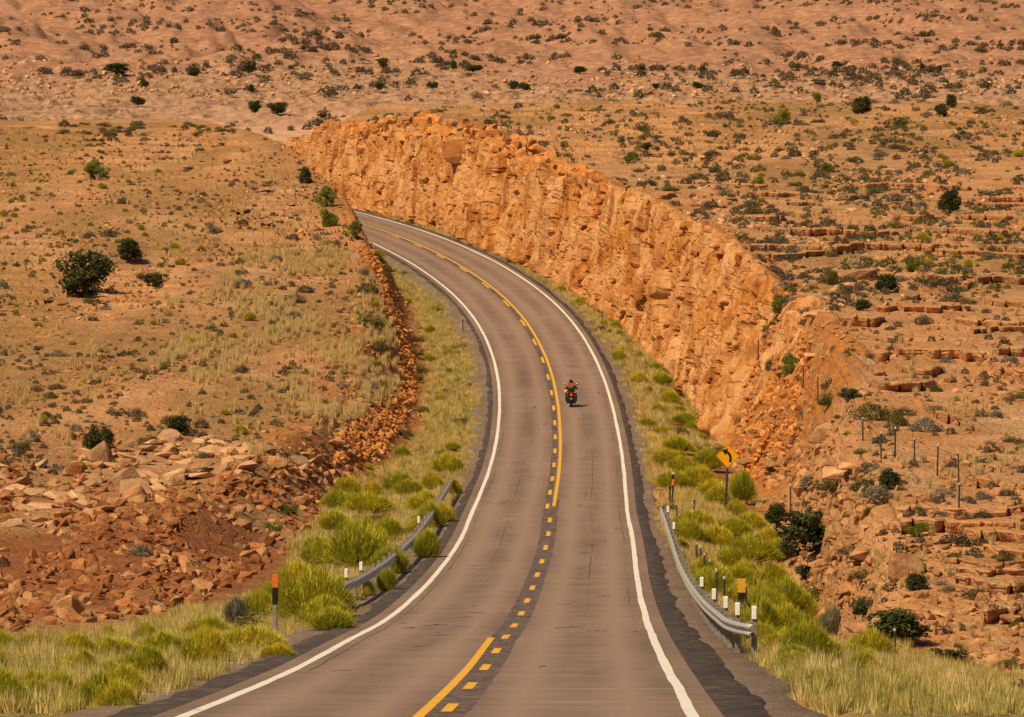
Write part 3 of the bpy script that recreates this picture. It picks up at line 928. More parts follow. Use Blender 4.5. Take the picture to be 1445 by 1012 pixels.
# boulders one can tell apart: base pixel, width and height in photograph pixels
def boulder_mesh(name, seed, flat, rot):
    r = random.Random(seed)
    bm = bmesh.new()
    for i in range(26):
        v = Vector((r.gauss(0, 1), r.gauss(0, 1), r.gauss(0, 1))).normalized()
        v = Vector((max(-.7, min(.7, v.x)), max(-.7, min(.7, v.y)), max(-.62, min(.62, v.z)))) * r.uniform(.9, 1.08)
        bm.verts.new(v)
    res = bmesh.ops.convex_hull(bm, input=bm.verts)
    bmesh.ops.delete(bm, geom=[g for g in res['geom_interior'] if isinstance(g, bmesh.types.BMVert)], context='VERTS')
    bmesh.ops.dissolve_limit(bm, angle_limit=.25, verts=bm.verts, edges=bm.edges)
    bmesh.ops.bevel(bm, geom=bm.edges[:], offset=.035, segments=1, affect='EDGES')
    bmesh.ops.triangulate(bm, faces=bm.faces)
    bmesh.ops.subdivide_edges(bm, edges=bm.edges[:], cuts=2, use_grid_fill=True)
    co = np.array([v.co[:] for v in bm.verts])
    n1 = fbm(co[:, 0] * 3 + co[:, 2] * 2, co[:, 1] * 3 + co[:, 2], seed, 3)
    for v, q in zip(bm.verts, n1):
        v.co *= 1 + .07 * q
    me = bpy.data.meshes.new(name); bm.to_mesh(me); bm.free()
    return me

def boulder(px, py, w, h, tilt, mat, label, seed):
    p = at(px, py)
    s = px_per_m(p.y)
    me = boulder_mesh('boulder', seed, h / w, tilt)
    W, Hh = w / s / 1.35, h / s / .95
    M = Matrix.Rotation(R(tilt), 4, 'Y') @ Matrix.Diagonal((W, W * .55, Hh, 1))
    me.transform(M)
    zmin = min(v.co.z for v in me.vertices)
    me.transform(Matrix.Translation((0, W * .35, -zmin * .45)))
    o = link('boulder', me, mat)
    o.location = p
    tag(o, label, 'boulder')
BOULDERS = [
    (140, 655, 34, 26, -35, M_STONE_PALE, 'tilted pale boulder just right below the small upright juniper'),
    (100, 672, 34, 16, -40, M_STONE_RED, 'long orange red boulder leaning by the left edge of the rubble'),
    (178, 690, 36, 28, -25, M_STONE_PALE, 'big pale block at the top of the rubble with a dark hollow under it'),
    (243, 678, 32, 16, -4, M_STONE_PALE, 'blocky pale boulder sitting at the head of the red rubble slope'),
    (186, 706, 32, 16, -28, M_STONE, 'pair topped tan boulder lying below the big pale block'),
    (137, 752, 34, 15, 3, M_STONE_RED, 'rounded orange boulder alone on the left rubble'),
    (122, 842, 26, 30, -55, M_STONE_RED, 'upright orange slab of rock standing in the red soil'),
    (95, 872, 36, 30, -30, M_STONE, 'large tan boulder by the left edge above the green brush'),
    (388, 664, 32, 20, -8, M_STONE, 'tan squared boulder on top of the bank beside dry grass'),
    (372, 712, 22, 12, 10, M_STONE_RED, 'flat orange boulder high on the right part of the red rubble'),
    (434, 742, 16, 14, 0, M_STONE_RED, 'round orange boulder beside the dark hollow'),
    (426, 714, 26, 14, -15, M_STONE, 'slanting tan slab leaning over the dark hollow'),
    (303, 768, 18, 15, 10, M_STONE_RED, 'small orange boulder at the foot of the red gully'),
    (377, 770, 20, 15, -30, M_STONE_RED, 'angular orange boulder near the foot of the rubble above red soil'),
    (360, 780, 24, 14, 8, M_STONE_RED, 'low broad orange boulder at the foot of the rubble'),
    (1282, 812, 48, 30, 4, M_STONE, 'large rounded tan boulder among the lower right ledges'),
    (1195, 676, 60, 14, 2, M_STONE_PALE, 'wide pale slab bed capping the lower right slope'),
    (1165, 620, 36, 22, 4, M_STONE_PALE, 'big pale boulder above the roadside sign'),
    (1215, 395, 60, 14, -6, M_STONE_PALE, 'smooth pale rock hump below the dark shrub on the right slope'),
    (664, 226, 60, 28, 3, M_STONE_CLIFF, 'big smooth orange block jutting from the rock face'),
    (596, 178, 26, 14, 0, M_STONE_CLIFF, 'rounded orange block on the top edge of the road cut'),
    (875, 290, 40, 20, -12, M_STONE_CLIFF, 'pale orange block on the brink of the road cut'),
    (1075, 640, 26, 16, 0, M_STONE_CLIFF, 'orange boulder right beside the yellow sign'),
]
for i, b in enumerate(BOULDERS):
    boulder(*b, 1200 + i)
    if 'jutting' in b[6]: scn.collection.objects[-1].location.x -= .6

# ------------------------------------------------------------------ plants
def leaf_cloud(n, seed, shape, leaf, hollow=.55, clumps=9, base=.05):
    """leaf-sized quads gathered in clumps through a crown of unit width and height"""
    r = np.random.default_rng(seed)
    a = r.uniform(0, 6.283, clumps); q = np.sqrt(r.uniform(0, 1, clumps)) * .40
    cz = r.uniform(.22, .8, clumps)
    if shape == 'dome': cz = .18 + .55 * r.uniform(0, 1, clumps) * (1 - (q / .5) ** 2)
    if shape == 'cone': q = q * (1.1 - cz)
    C = np.stack([q * np.cos(a), q * np.sin(a), cz], -1)
    rad = r.uniform(.12, .27, clumps) * (1.25 if shape == 'dome' else 1.0)
    k = r.integers(0, clumps, n)
    v = r.normal(0, 1, (n, 3)); v /= np.linalg.norm(v, axis=1)[:, None]
    rr = (hollow + (1 - hollow) * r.uniform(0, 1, n)) ** .8
    P = C[k] + v * (rad[k] * rr)[:, None] * np.array([1, 1, .85])
    P[:, 2] = np.maximum(P[:, 2] - .08, base * r.uniform(0, 1, n))
    u = r.normal(0, 1, (n, 3)) + v * .5; u /= np.linalg.norm(u, axis=1)[:, None]
    w = np.cross(u, r.normal(0, 1, (n, 3))); w /= np.linalg.norm(w, axis=1)[:, None]
    s = leaf * r.uniform(.6, 1.3, n)[:, None]
    Q = np.stack([P - u * s, P + w * s * .55, P + u * s, P - w * s * .55], 1)
    tint = np.clip(r.uniform(0, 1, clumps)[k] * .55 + r.uniform(0, 1, n) * .45, 0, 1)
    return Q.reshape(-1, 3), np.arange(n * 4).reshape(n, 4), np.repeat(tint, 4)

def mound(n, seed, leaf, tall=1.5):
    """a compact uneven dome of small leaves, unit width"""
    r = np.random.default_rng(seed)
    a = r.uniform(0, 6.283, n); e = np.arcsin(r.uniform(-.12, 1, n))
    k1, k2, k3 = r.uniform(0, 6.283, 3)
    bulge = 1 + .20 * np.sin(2 * a + k1) * np.cos(e) + .14 * np.sin(5 * a + k2 + 3 * e) + .10 * np.sin(7 * e + k3)
    rr = .46 * bulge * (.55 + .45 * r.uniform(0, 1, n) ** .5)
    v = np.stack([np.cos(a) * np.cos(e), np.sin(a) * np.cos(e), np.sin(e)], -1)
    P = v * rr[:, None] * np.array([1, 1, tall])
    P[:, 2] = np.maximum(P[:, 2], .02 * r.uniform(0, 1, n))
    u = r.normal(0, 1, (n, 3)) + v * .6; u /= np.linalg.norm(u, axis=1)[:, None]
    w = np.cross(u, r.normal(0, 1, (n, 3))); w /= np.linalg.norm(w, axis=1)[:, None]
    s = leaf * r.uniform(.6, 1.4, n)[:, None]
    Q = np.stack([P - u * s, P + w * s * .5, P + u * s, P - w * s * .5], 1)
    t = np.clip(.5 + .35 * np.sin(3 * a + k3) * np.cos(4 * e + k1) + r.normal(0, .22, n), 0, 1)
    return Q.reshape(-1, 3), np.arange(n * 4).reshape(n, 4), np.repeat(t, 4)

def broom(n, seed, w=.02, droop=.15, lean=.75, curve_=.3):
    """fine upright stems fanning from the root into a dome of unit width and height; the tips carry the flower colour"""
    r = np.random.default_rng(seed)
    ng = 18
    ga = r.uniform(0, 6.283, ng); gl = np.sqrt(r.uniform(0, 1, ng)) * lean
    k = r.integers(0, ng, n)
    a = ga[k] + r.normal(0, .4, n); l = np.clip(gl[k] + r.normal(0, .2, n), 0, 1)
    hgt = np.sqrt(np.maximum(1 - (l * .92) ** 2, .03)) * r.uniform(.72, 1.05, n) * (r.uniform(.62, 1.08, ng)[k])
    tip = np.stack([.52 * l * np.cos(a), .52 * l * np.sin(a), hgt], -1)
    st_ = tip * r.uniform(.30, .88, n)[:, None] * np.array([1.1, 1.1, 1]) + r.normal(0, .025, (n, 3)) * np.array([1, 1, .3])
    sd = np.stack([np.cos(a + 1.57 + r.normal(0, .6, n)), np.sin(a + 1.57 + r.normal(0, .6, n)), 0 * a], -1) * w * r.uniform(.6, 1.4, n)[:, None]
    V = np.stack([st_ - sd, st_ + sd, tip], 1).reshape(-1, 3)
    V[:, 2] = np.maximum(V[:, 2], 0)
    g = r.uniform(0, 1, ng)[k] * .4
    t0 = np.clip(g + .05 + .2 * r.uniform(0, 1, n), 0, 1); t1 = np.clip(g + .35 + .3 * r.uniform(0, 1, n), 0, 1)
    return V, np.arange(n * 3).reshape(n, 3), np.stack([t0, t0, t1], 1).ravel()

M_SAGE = leaf_material("sage_leaf", [(0, (.115, .10, .065)), (.5, (.20, .18, .12)), (1, (.34, .30, .205))])
M_DARK = leaf_material("dark_scrub_leaf", [(0, (.055, .042, .026)), (.5, (.115, .088, .05)), (1, (.21, .165, .085))])
M_JUNI = leaf_material("juniper_leaf", [(0, (.020, .026, .008)), (.5, (.058, .064, .017)), (1, (.135, .13, .035))], .2)
M_GREEN = leaf_material("green_leaf", [(0, (.07, .095, .010)), (.5, (.17, .195, .02)), (1, (.29, .29, .04))], .35)
M_OLIVE = leaf_material("olive_leaf", [(0, (.07, .06, .016)), (.5, (.155, .13, .032)), (1, (.27, .22, .06))], .3)
M_RABBIT = leaf_material("rabbitbrush_stem", [(0, (.17, .175, .016)), (.35, (.34, .33, .026)), (.65, (.56, .50, .036)), (1, (.76, .57, .05))], .35)
M_STRAW = leaf_material("dry_grass_blade", [(0, (.52, .36, .13)), (.5, (.74, .55, .24)), (1, (.84, .67, .34))], .4, .2)
M_VERGE = leaf_material("verge_grass_blade", [(0, (.22, .20, .035)), (.3, (.40, .34, .075)), (.6, (.62, .49, .15)), (1, (.80, .63, .26))], .3, .2)
M_BARK = plain("grey_bark", (.10, .065, .04), .9, 0, .4)

def plant_mesh(name, parts_):
    vs, fs, ts = [], [], []; b = 0
    for v, f, t in parts_:
        vs.append(v); fs.append(f + b); ts.append(t); b += len(v)
    return raw_mesh(name, np.concatenate(vs), np.concatenate(fs), False, {'tint': np.repeat(np.concatenate(ts)[:, None], 3, 1)})

def stems_mesh(seed, n, h, spread, r0):
    r = random.Random(seed); m = MB()
    for i in range(n):
        a = r.uniform(0, 6.283); e = r.uniform(.3, 1) * spread
        p1 = Vector((e * .35 * math.cos(a), e * .35 * math.sin(a), h * .5)); p2 = Vector((e * math.cos(a), e * math.sin(a), h * r.uniform(.85, 1.1)))
        m.tube([(0, 0, -.06), p1, p2], [r0, r0 * .65, r0 * .3], 5)
    me = bpy.data.meshes.new('trunk'); me.from_pydata(m.v, [], m.f); me.materials.append(M_BARK)
    return me

KINDS = {}
def kind(name, mat, makers, stem=None):
    KINDS[name] = ([], mat, stem)
    for mk in makers:
        me = plant_mesh(name, [mk]); me.materials.append(mat)
        KINDS[name][0].append(me)
kind('sagebrush', M_SAGE, [mound(1300, 10 + i, .042) for i in range(5)])
kind('blackbrush', M_DARK, [mound(1300, 30 + i, .042) for i in range(5)])
kind('juniper', M_JUNI, [leaf_cloud(3800, 50 + i, 'round' if i % 2 else 'cone', .038, .35, 24) for i in range(4)], True)
kind('green_shrub', M_GREEN, [leaf_cloud(2600, 70 + i, 'round', .034, .5, 14) for i in range(4)], True)
kind('olive_shrub', M_OLIVE, [leaf_cloud(2200, 90 + i, 'dome', .034, .5, 13) for i in range(4)])
kind('rabbitbrush', M_RABBIT, [broom(4600, 110 + i, .009) for i in range(5)])
kind('grey_brush', M_SAGE, [broom(2600, 130 + i, .008) for i in range(3)])
STEMS = [stems_mesh(300 + i, 4, .42, .24, .03) for i in range(3)]

PLANTED = []
def plant(k, p, w, h, label, cat, group=None, v=None):
    meshes, mat, stem = KINDS[k]
    me = meshes[random.randrange(len(meshes)) if v is None else v % len(meshes)]
    cname = {'juniper': 'crown', 'green_shrub': 'crown'}.get(k)
    rz = random.uniform(0, 6.28)
    if cname:
        o = empty(k, p, rz)
        c = link('crown', me, None, o); c.scale = (w, w * random.uniform(.85, 1.1), h)
        t = link('trunk', STEMS[random.randrange(3)], None, o); t.scale = (w, w, h)
    else:
        o = link(k, me); o.location = p; o.rotation_euler = (0, 0, rz); o.scale = (w, w * random.uniform(.85, 1.1), h)
    tag(o, label, cat, group)
    PLANTED.append((p.x, p.y, w))
    return o

def plant_px(k, px, py, w, h, label, cat='shrub', group=None, v=None, far=False):
    p = at_far(px, py) if far else at(px, py)
    s = px_per_m(p.y)
    p.z -= .03 * h / s
    return plant(k, p, w / s * 1.12, h / s * 1.12, label, cat, group, v)

# dark bushes added as gully shade, and shrubs that stand out in the photograph
for a in [
    ('juniper', 120, 414, 74, 66, 'largest dark juniper at the left edge of the left hillside', 'juniper tree'),
    ('juniper', 182, 369, 46, 36, 'round dark juniper up and right of the largest dark juniper', 'juniper tree'),
    ('juniper', 217, 403, 25, 20, 'small dark juniper bush low to the right of the largest dark juniper', 'juniper tree'),
    ('juniper', 250, 613, 54, 30, 'low dark spreading bush on the pale rock shelf above the rubble', 'juniper bush'),
    ('juniper', 136, 644, 38, 48, 'small upright juniper at the left above the tilted pale boulders', 'juniper tree'),
    ('green_shrub', 136, 252, 34, 22, 'pale green shrub high on the far left hillside', 'shrub'),
    ('juniper', 431, 259, 22, 26, 'dark green round bush uppermost of the four by the road bend', 'bush'),
    ('green_shrub', 461, 292, 32, 31, 'bright green round bush second from top by the road bend', 'bush'),
    ('green_shrub', 464, 319, 28, 28, 'green leafy bush just under the bright round one by the road bend', 'bush'),
    ('green_shrub', 502, 337, 21, 27, 'bright green bush at the very edge of the road bend', 'bush'),
    ('olive_shrub', 518, 416, 32, 30, 'olive shrub on the brink of the left bank, highest of three', 'shrub'),
    ('olive_shrub', 523, 463, 38, 27, 'brown olive shrub on the brink of the left bank, middle of three', 'shrub'),
    ('olive_shrub', 533, 496, 26, 24, 'small green olive shrub on the brink of the left bank, lowest of three', 'shrub'),
    ('sagebrush', 342, 406, 31, 17, 'pale straw coloured dome of sage among tall dry grass', 'sagebrush'),
    ('sagebrush', 193, 784, 34, 20, 'grey green dome of sage alone on the red rubble', 'sagebrush'),
    ('green_shrub', 406, 727, 28, 16, 'small grey green bush between stones by the dark hollow', 'shrub'),
    ('green_shrub', 386, 751, 26, 16, 'small grey green bush below another among the red stones', 'shrub'),
    ('blackbrush', 430, 412, 28, 12, 'dark flat shrub right of the pale sage dome', 'shrub'),
    ('blackbrush', 414, 426, 30, 13, 'dark flat shrub just below another right of the pale sage dome', 'shrub'),
    ('blackbrush', 416, 450, 22, 14, 'dark round shrub in the dry grass of the left hill', 'shrub'),
    ('juniper', 1217, 161, 36, 28, 'dark spiky juniper on the skyline of the right plateau', 'juniper tree'),
    ('juniper', 1341, 152, 22, 22, 'dark juniper at the far right end of the plateau', 'juniper tree'),
    ('juniper', 1328, 165, 20, 20, 'dark bush just in front of the juniper at the far right end', 'juniper bush'),
    ('green_shrub', 1101, 176, 24, 24, 'yellow green bush behind the ledges of the right plateau', 'bush'),
    ('olive_shrub', 1270, 176, 26, 16, 'olive bush between the two groups of plateau junipers', 'bush'),
    ('green_shrub', 866, 141, 14, 18, 'green bush at the left end of the plateau skyline', 'bush'),
    ('green_shrub', 1152, 146, 14, 17, 'thin yellow green bush on the plateau skyline', 'bush'),
    ('juniper', 1341, 302, 46, 34, 'large dark bush against the right edge of the plateau', 'juniper bush'),
    ('juniper', 912, 213, 14, 12, 'tiny dark green bush, upper of two behind the road cut', 'bush'),
    ('green_shrub', 888, 230, 15, 13, 'tiny bright green bush, lower of two behind the road cut', 'bush'),
    ('green_shrub', 1071, 260, 17, 13, 'little bright green bush in the middle of the right plateau', 'bush'),
    ('green_shrub', 1167, 242, 20, 14, 'yellow green tuft like bush right of the little bright green one', 'bush'),
    ('olive_shrub', 1172, 401, 36, 34, 'tall olive green shrub above the right ledges', 'shrub'),
    ('juniper', 1252, 413, 50, 28, 'broad dark bush beside the smooth pale rock hump', 'juniper bush'),
    ('green_shrub', 1290, 384, 28, 18, 'yellow green bush above and right of the broad dark bush', 'bush'),
    ('green_shrub', 1104, 446, 34, 31, 'bright olive bush on the slope above the fence posts', 'bush'),
    ('juniper', 1218, 446, 30, 18, 'small dark bush under the broad dark bush', 'juniper bush'),
    ('sagebrush', 1046, 424, 22, 18, 'grey sage left of the bright olive bush, upper one', 'sagebrush'),
    ('sagebrush', 1061, 436, 26, 16, 'pale sage left of the bright olive bush, lower one', 'sagebrush'),
    ('sagebrush', 1053, 383, 22, 16, 'pale straw sage dome high on the slope over the rock face', 'sagebrush'),
    ('green_shrub', 1113, 536, 32, 40, 'small green tree with a thin trunk by the fence posts', 'tree'),
    ('blackbrush', 1092, 520, 28, 22, 'grey dark bush left of the small green tree', 'shrub'),
    ('olive_shrub', 1172, 572, 40, 24, 'green brushy clump in the fence line', 'shrub'),
    ('juniper', 1200, 566, 30, 20, 'dark bush at the right of the green brushy fence clump', 'juniper bush'),
    ('olive_shrub', 1232, 593, 48, 34, 'big olive dark shrub behind the fence', 'shrub'),
    ('olive_shrub', 1269, 598, 28, 26, 'rounded dark olive shrub next to the big one behind the fence', 'shrub'),
    ('sagebrush', 1308, 609, 44, 24, 'wide grey green sagebrush behind the fence near the right', 'sagebrush'),
    ('juniper', 1158, 778, 106, 64, 'largest dark green bush beside the black gully', 'juniper bush'),
    ('juniper', 1270, 906, 104, 50, 'long dark thicket at the foot of the lower right ledges', 'juniper bush'),
    ('juniper', 1222, 870, 46, 30, 'dark bush left above the long dark thicket', 'juniper bush'),
    ('juniper', 1098, 745, 44, 36, 'dark bush added for the shade in the upper end of the black gully', 'bush'),  # this and the next two are added; dark leaves stand in for gully shade
    ('juniper', 1124, 790, 40, 36, 'dark bush added for the shade halfway down the black gully', 'bush'),
    ('juniper', 1142, 822, 34, 30, 'dark bush added for the shade low in the black gully above the olive one', 'bush'),
    ('olive_shrub', 1156, 848, 44, 44, 'olive bush growing inside the lower gully', 'shrub'),
    ('juniper', 1294, 832, 40, 26, 'dark bush under the large rounded tan boulder', 'juniper bush'),
    ('green_shrub', 1300, 757, 36, 20, 'green bush on a ledge at the lower right', 'bush'),
    ('juniper', 1336, 932, 50, 20, 'low dark bush in the bottom right corner', 'juniper bush'),
    ('rabbitbrush', 1047, 712, 46, 48, 'round yellow green bush standing right of the road sign', 'rabbitbrush'),
    ('olive_shrub', 1180, 690, 56, 30, 'dark olive shrub in the row above the wide pale slab', 'shrub'),
    ('olive_shrub', 1222, 692, 48, 30, 'brown dark shrub, second in the row above the wide pale slab', 'shrub'),
    ('juniper', 1256, 690, 40, 30, 'dark shrub, third in the row above the wide pale slab', 'shrub'),
]:
    plant_px(*a)
for a in [(165, 108, 60, 12), (360, 160, 22, 14), (392, 163, 34, 13), (352, 108, 22, 16), (541, 100, 16, 12), (640, 103, 14, 10), (905, 104, 12, 9),
          (990, 108, 10, 10), (984, 130, 18, 8), (925, 132, 14, 6), (725, 133, 14, 10), (741, 133, 16, 8), (610, 128, 18, 8), (536, 132, 18, 8), (1300, 104, 12, 9),
          (1324, 104, 10, 9), (205, 130, 14, 10), (355, 133, 16, 9), (195, 152, 24, 10), (275, 112, 26, 10), (455, 172, 10, 7), (668, 106, 30, 8), (818, 106, 28, 8), (1180, 98, 24, 7)]:
    a = (a[0], a[1], a[2] * .85, a[3] * 1.35)
    plant_px('juniper', *a, 'dark distant bush on the pink plain and slopes beyond the ridge', 'bush', 'distant bushes beyond the ridge', None, True)

# rabbitbrush and grey brush along the verges: base pixel, width, height
VL = [(505, 805, 96, 66), (440, 880, 110, 74), (350, 930, 104, 44), (288, 908, 70, 36), (465, 895, 70, 36), (545, 838, 34, 34), (600, 792, 44, 42), (628, 668, 44, 26),
      (560, 694, 50, 26), (520, 724, 60, 28), (596, 724, 50, 30), (575, 700, 40, 22), (470, 752, 50, 30), (610, 690, 34, 22), (640, 700, 26, 24), (545, 762, 46, 30),
      (415, 830, 60, 34), (390, 860, 60, 40), (225, 930, 80, 34), (150, 932, 90, 30), (625, 740, 34, 30), (490, 700, 40, 26), (585, 760, 30, 26), (100, 930, 60, 34), (390, 935, 60, 24)]
VL += [(550, 815, 56, 42), (607, 748, 40, 38), (455, 888, 80, 42), (520, 770, 50, 36), (445, 800, 54, 34), (480, 720, 50, 28), (640, 670, 30, 24)]
for i, (x, y, w, h) in enumerate(VL):
    w *= 1.15; h *= 1.05
    lab, g = ('yellow green rabbitbrush crowding the verge left of the road', 'rabbitbrush along the left verge')
    if i == 0: lab, g = 'largest yellow green rabbitbrush growing over the left guardrail', None
    if i == 1: lab, g = 'wide yellow green rabbitbrush right of the near left marker post', None
    if i == 2: lab, g = 'broad low rabbitbrush left of the near left marker post', None
    plant_px('rabbitbrush', x, y, w, h, lab, 'rabbitbrush', g)
plant_px('grey_brush', 330, 888, 48, 46, 'grey twiggy bush left of the near left marker post', 'bush')
plant_px('grey_brush', 1180, 900, 50, 44, 'grey twiggy bush at the lower end of the black gully', 'bush')
VR = [(950, 690, 46, 24), (985, 690, 50, 30), (1000, 665, 46, 30), (960, 668, 40, 22), (1005, 705, 40, 26), (1030, 760, 60, 26), (990, 745, 40, 22), (970, 770, 44, 36),
      (1010, 775, 50, 30), (1060, 795, 70, 36), (1045, 830, 50, 30), (1085, 830, 60, 34), (1110, 870, 80, 50), (1080, 880, 60, 46), (1140, 890, 70, 40), (1065, 915, 60, 34),
      (1110, 925, 70, 34), (1160, 930, 60, 28), (1030, 800, 40, 26), (1100, 790, 50, 26), (1210, 935, 60, 24), (940, 655, 40, 20), (955, 640, 44, 22), (985, 610, 36, 18),
      (965, 600, 34, 16), (1060, 750, 46, 24), (1085, 770, 40, 22)]
for x, y, w, h in VR:
    plant_px('rabbitbrush', x, y, w * 1.2, h * 1.1, 'yellow green rabbitbrush on the bank right of the road', 'rabbitbrush', 'rabbitbrush on the right bank')

# the countless smaller shrubs: individuals by kind and zone
def scatter_plants(k, poly, n, w0, w1, asp, label, cat, group, clump=0.0, cs=40, seed=0, off_road=5.2):
    P = spots(poly, n, clump, cs, seed, off_road)
    made = 0
    for x, d, z in P:
        w = w0 + (w1 - w0) * random.random() ** 1.8
        if any(abs(x - a) < .35 * (w + c) and abs(d - b) < .8 * (w + c) for a, b, c in PLANTED):
            continue
        plant(k, Vector((x, d, z - .03)), w, w * asp * random.uniform(.75, 1.2), label, cat, group)
        made += 1
VERGE_L = [(520, 350), (560, 370), (640, 440), (680, 500), (686, 580), (660, 680), (600, 780), (500, 880), (420, 905), (300, 900), (420, 790), (480, 690), (560, 620), (582, 540), (565, 450)]
VERGE_R = [(560, 300), (640, 318), (740, 372), (830, 415), (900, 470), (960, 530), (1000, 600), (1050, 690), (1090, 740), (1130, 850), (1180, 890), (1260, 935), (1300, 950), (1070, 945), (1050, 905), (1000, 895), (940, 780), (905, 640), (880, 560), (850, 490), (800, 425), (740, 385), (640, 330)]
BOTTOM_LEFT = [(W0, 905), (200, 900), (370, 905), (400, 940), (330, 990), (200, 1010), (W0, 1012)]
scatter_plants('rabbitbrush', BOTTOM_LEFT, 40, .6, 1.5, .6, 'yellow green rabbitbrush in the bottom left corner', 'rabbitbrush', 'rabbitbrush in the bottom left', 0, 60, 19)
scatter_plants('olive_shrub', BOTTOM_LEFT, 16, .5, 1.2, .55, 'olive shrub in the bottom left corner', 'shrub', 'olive shrubs in the bottom left', 0, 60, 18)
RIDGE_L = [(70, 176), (340, 176), (340, 192), (70, 192)]
scatter_plants('olive_shrub', RIDGE_L, 26, .8, 1.9, .5, 'olive shrub in the row along the brow of the left hill', 'shrub', 'shrubs along the brow of the left hill', 0, 60, 17)
scatter_plants('blackbrush', RIDGE_L, 20, .7, 1.6, .5, 'dark shrub in the row along the brow of the left hill', 'shrub', 'dark shrubs along the brow of the left hill', 0, 60, 16)
scatter_plants('sagebrush', LEFT_HILL, 75, 0.43, 1.30, .55, 'small grey green sagebrush on the left hillside', 'sagebrush', 'sagebrush on the left hillside', .3, 50, 21)
scatter_plants('blackbrush', LEFT_HILL, 90, 0.36, 1.23, .55, 'small dark brown shrub dotted over the left hillside', 'shrub', 'dark shrubs on the left hillside', .3, 60, 22)
scatter_plants('olive_shrub', LEFT_HILL, 70, 0.36, 1.16, .5, 'small olive green shrub on the left hillside', 'shrub', 'olive shrubs on the left hillside', .3, 50, 23)
scatter_plants('rabbitbrush', LEFT_HILL, 50, 0.43, 1.16, .55, 'small yellow green bush dotted over the left hillside', 'rabbitbrush', 'yellow bushes on the left hillside', .35, 50, 24)
scatter_plants('blackbrush', RIGHT_TOP, 110, 0.51, 1.59, .5, 'small dark shrub dotted over the right plateau', 'shrub', 'dark shrubs on the right plateau', .15, 60, 25)
scatter_plants('sagebrush', RIGHT_TOP, 110, 0.51, 1.59, .5, 'small grey sagebrush dotted over the right plateau', 'sagebrush', 'sagebrush on the right plateau', .15, 60, 26)
scatter_plants('olive_shrub', RIGHT_TOP, 70, 0.51, 1.59, .5, 'small olive shrub dotted over the right plateau', 'shrub', 'olive shrubs on the right plateau', .2, 60, 27)
scatter_plants('rabbitbrush', RIGHT_TOP, 40, 0.43, 1.30, .5, 'small yellow green bush dotted over the right plateau', 'rabbitbrush', 'yellow bushes on the right plateau', .2, 60, 28)
scatter_plants('blackbrush', RIGHT_LEDGES, 50, 0.43, 1.38, .55, 'small dark shrub in the cracks of the right ledges', 'shrub', 'dark shrubs among the right ledges', .2, 60, 29)
scatter_plants('olive_shrub', RIGHT_LEDGES, 50, 0.43, 1.30, .55, 'small olive shrub in the cracks of the right ledges', 'shrub', 'olive shrubs among the right ledges', .2, 60, 30)
scatter_plants('sagebrush', RIGHT_LEDGES, 40, 0.43, 1.30, .55, 'small grey sagebrush in the cracks of the right ledges', 'sagebrush', 'sagebrush among the right ledges', .2, 60, 31)
scatter_plants('rabbitbrush', VERGE_R, 150, .7, 2.0, .6, 'small yellow green brush in the ditch right of the road', 'rabbitbrush', 'brush in the right ditch', 0, 60, 32)
scatter_plants('olive_shrub', VERGE_R, 60, 0.58, 1.74, .55, 'small olive shrub in the ditch right of the road', 'shrub', 'olive shrubs in the right ditch', 0, 60, 33)
scatter_plants('olive_shrub', VERGE_L, 70, 0.58, 1.59, .5, 'small olive shrub on the grassy verge left of the road', 'shrub', 'olive shrubs on the left verge', 0, 60, 34)
scatter_plants('rabbitbrush', VERGE_L, 80, .6, 1.7, .55, 'small yellow green brush on the grassy verge left of the road', 'rabbitbrush', 'brush on the left verge', 0, 60, 35)

# ------------------------------------------------------------------ grass and ground cover nobody could count
def tuft(n, seed, w, spread=.32, lean=.5):
    r = np.random.default_rng(seed)
    a = r.uniform(0, 6.283, n); q = np.sqrt(r.uniform(0, 1, n)) * spread
    b = np.stack([q * np.cos(a), q * np.sin(a), 0 * a], -1)
    t = b + np.stack([np.cos(a), np.sin(a), 0 * a], -1) * (r.uniform(0, lean, n))[:, None] * .5 + np.stack([r.normal(0, .08, n), r.normal(0, .08, n), r.uniform(.55, 1, n)], -1)
    s = np.stack([-np.sin(a + r.normal(0, 1, n)), np.cos(a), 0 * a], -1) * w
    V = np.stack([b - s, b + s, t], 1).reshape(-1, 3)
    g = r.uniform(0, 1, n)
    return V, np.arange(n * 3).reshape(n, 3), np.repeat(g, 3)
def retint(t, lo, hi): return t[0], t[1], lo + (hi - lo) * t[2]
TUFTS = [retint(tuft(22, 400 + i, .022), .25 * (i % 4) / 1.0, .25 * (i % 4) + .3) for i in range(8)]
STRAW = [tuft(60, 420 + i, .03, .2, .35) for i in range(6)]
COVER = [mound(190, 440 + i, .085, 1.1) for i in range(8)]

def verge_pts(side, n, d0, d1, tmin, tmax_f, jitter=0.3):
    d = d0 * (d1 / d0) ** rng.uniform(0, 1, n)
    u = rng.uniform(0, 1, n)
    t = tmin(d) + (tmax_f(d) - tmin(d)) * u
    x = road_x(d) + side * t
    keep = (fbm(x / 2.2, d / 6, 801, 3) + .55) > rng.uniform(0, 1, n) * .9
    _, redm, _ = zones(d, x)
    keep &= redm < .5
    x, d = x[keep], d[keep]
    return np.stack([x, d, ground(x, d) - .02], -1)
tmin = lambda d: 4.75 + .7 * sst(260, 150, d)
PL = verge_pts(-1, 34000, 112, 480, tmin, lambda d: toe_left(d) + .3)
PR = verge_pts(1, 32000, 108, 500, tmin, lambda d: toe_right(d) + .1)
tag(scatter_mesh('verge_grass', TUFTS, PL, rng.uniform(.2, .5, len(PL)), .12, M_VERGE, False, True), 'dry yellow grass on the verge left of the road', None, None, 'stuff')
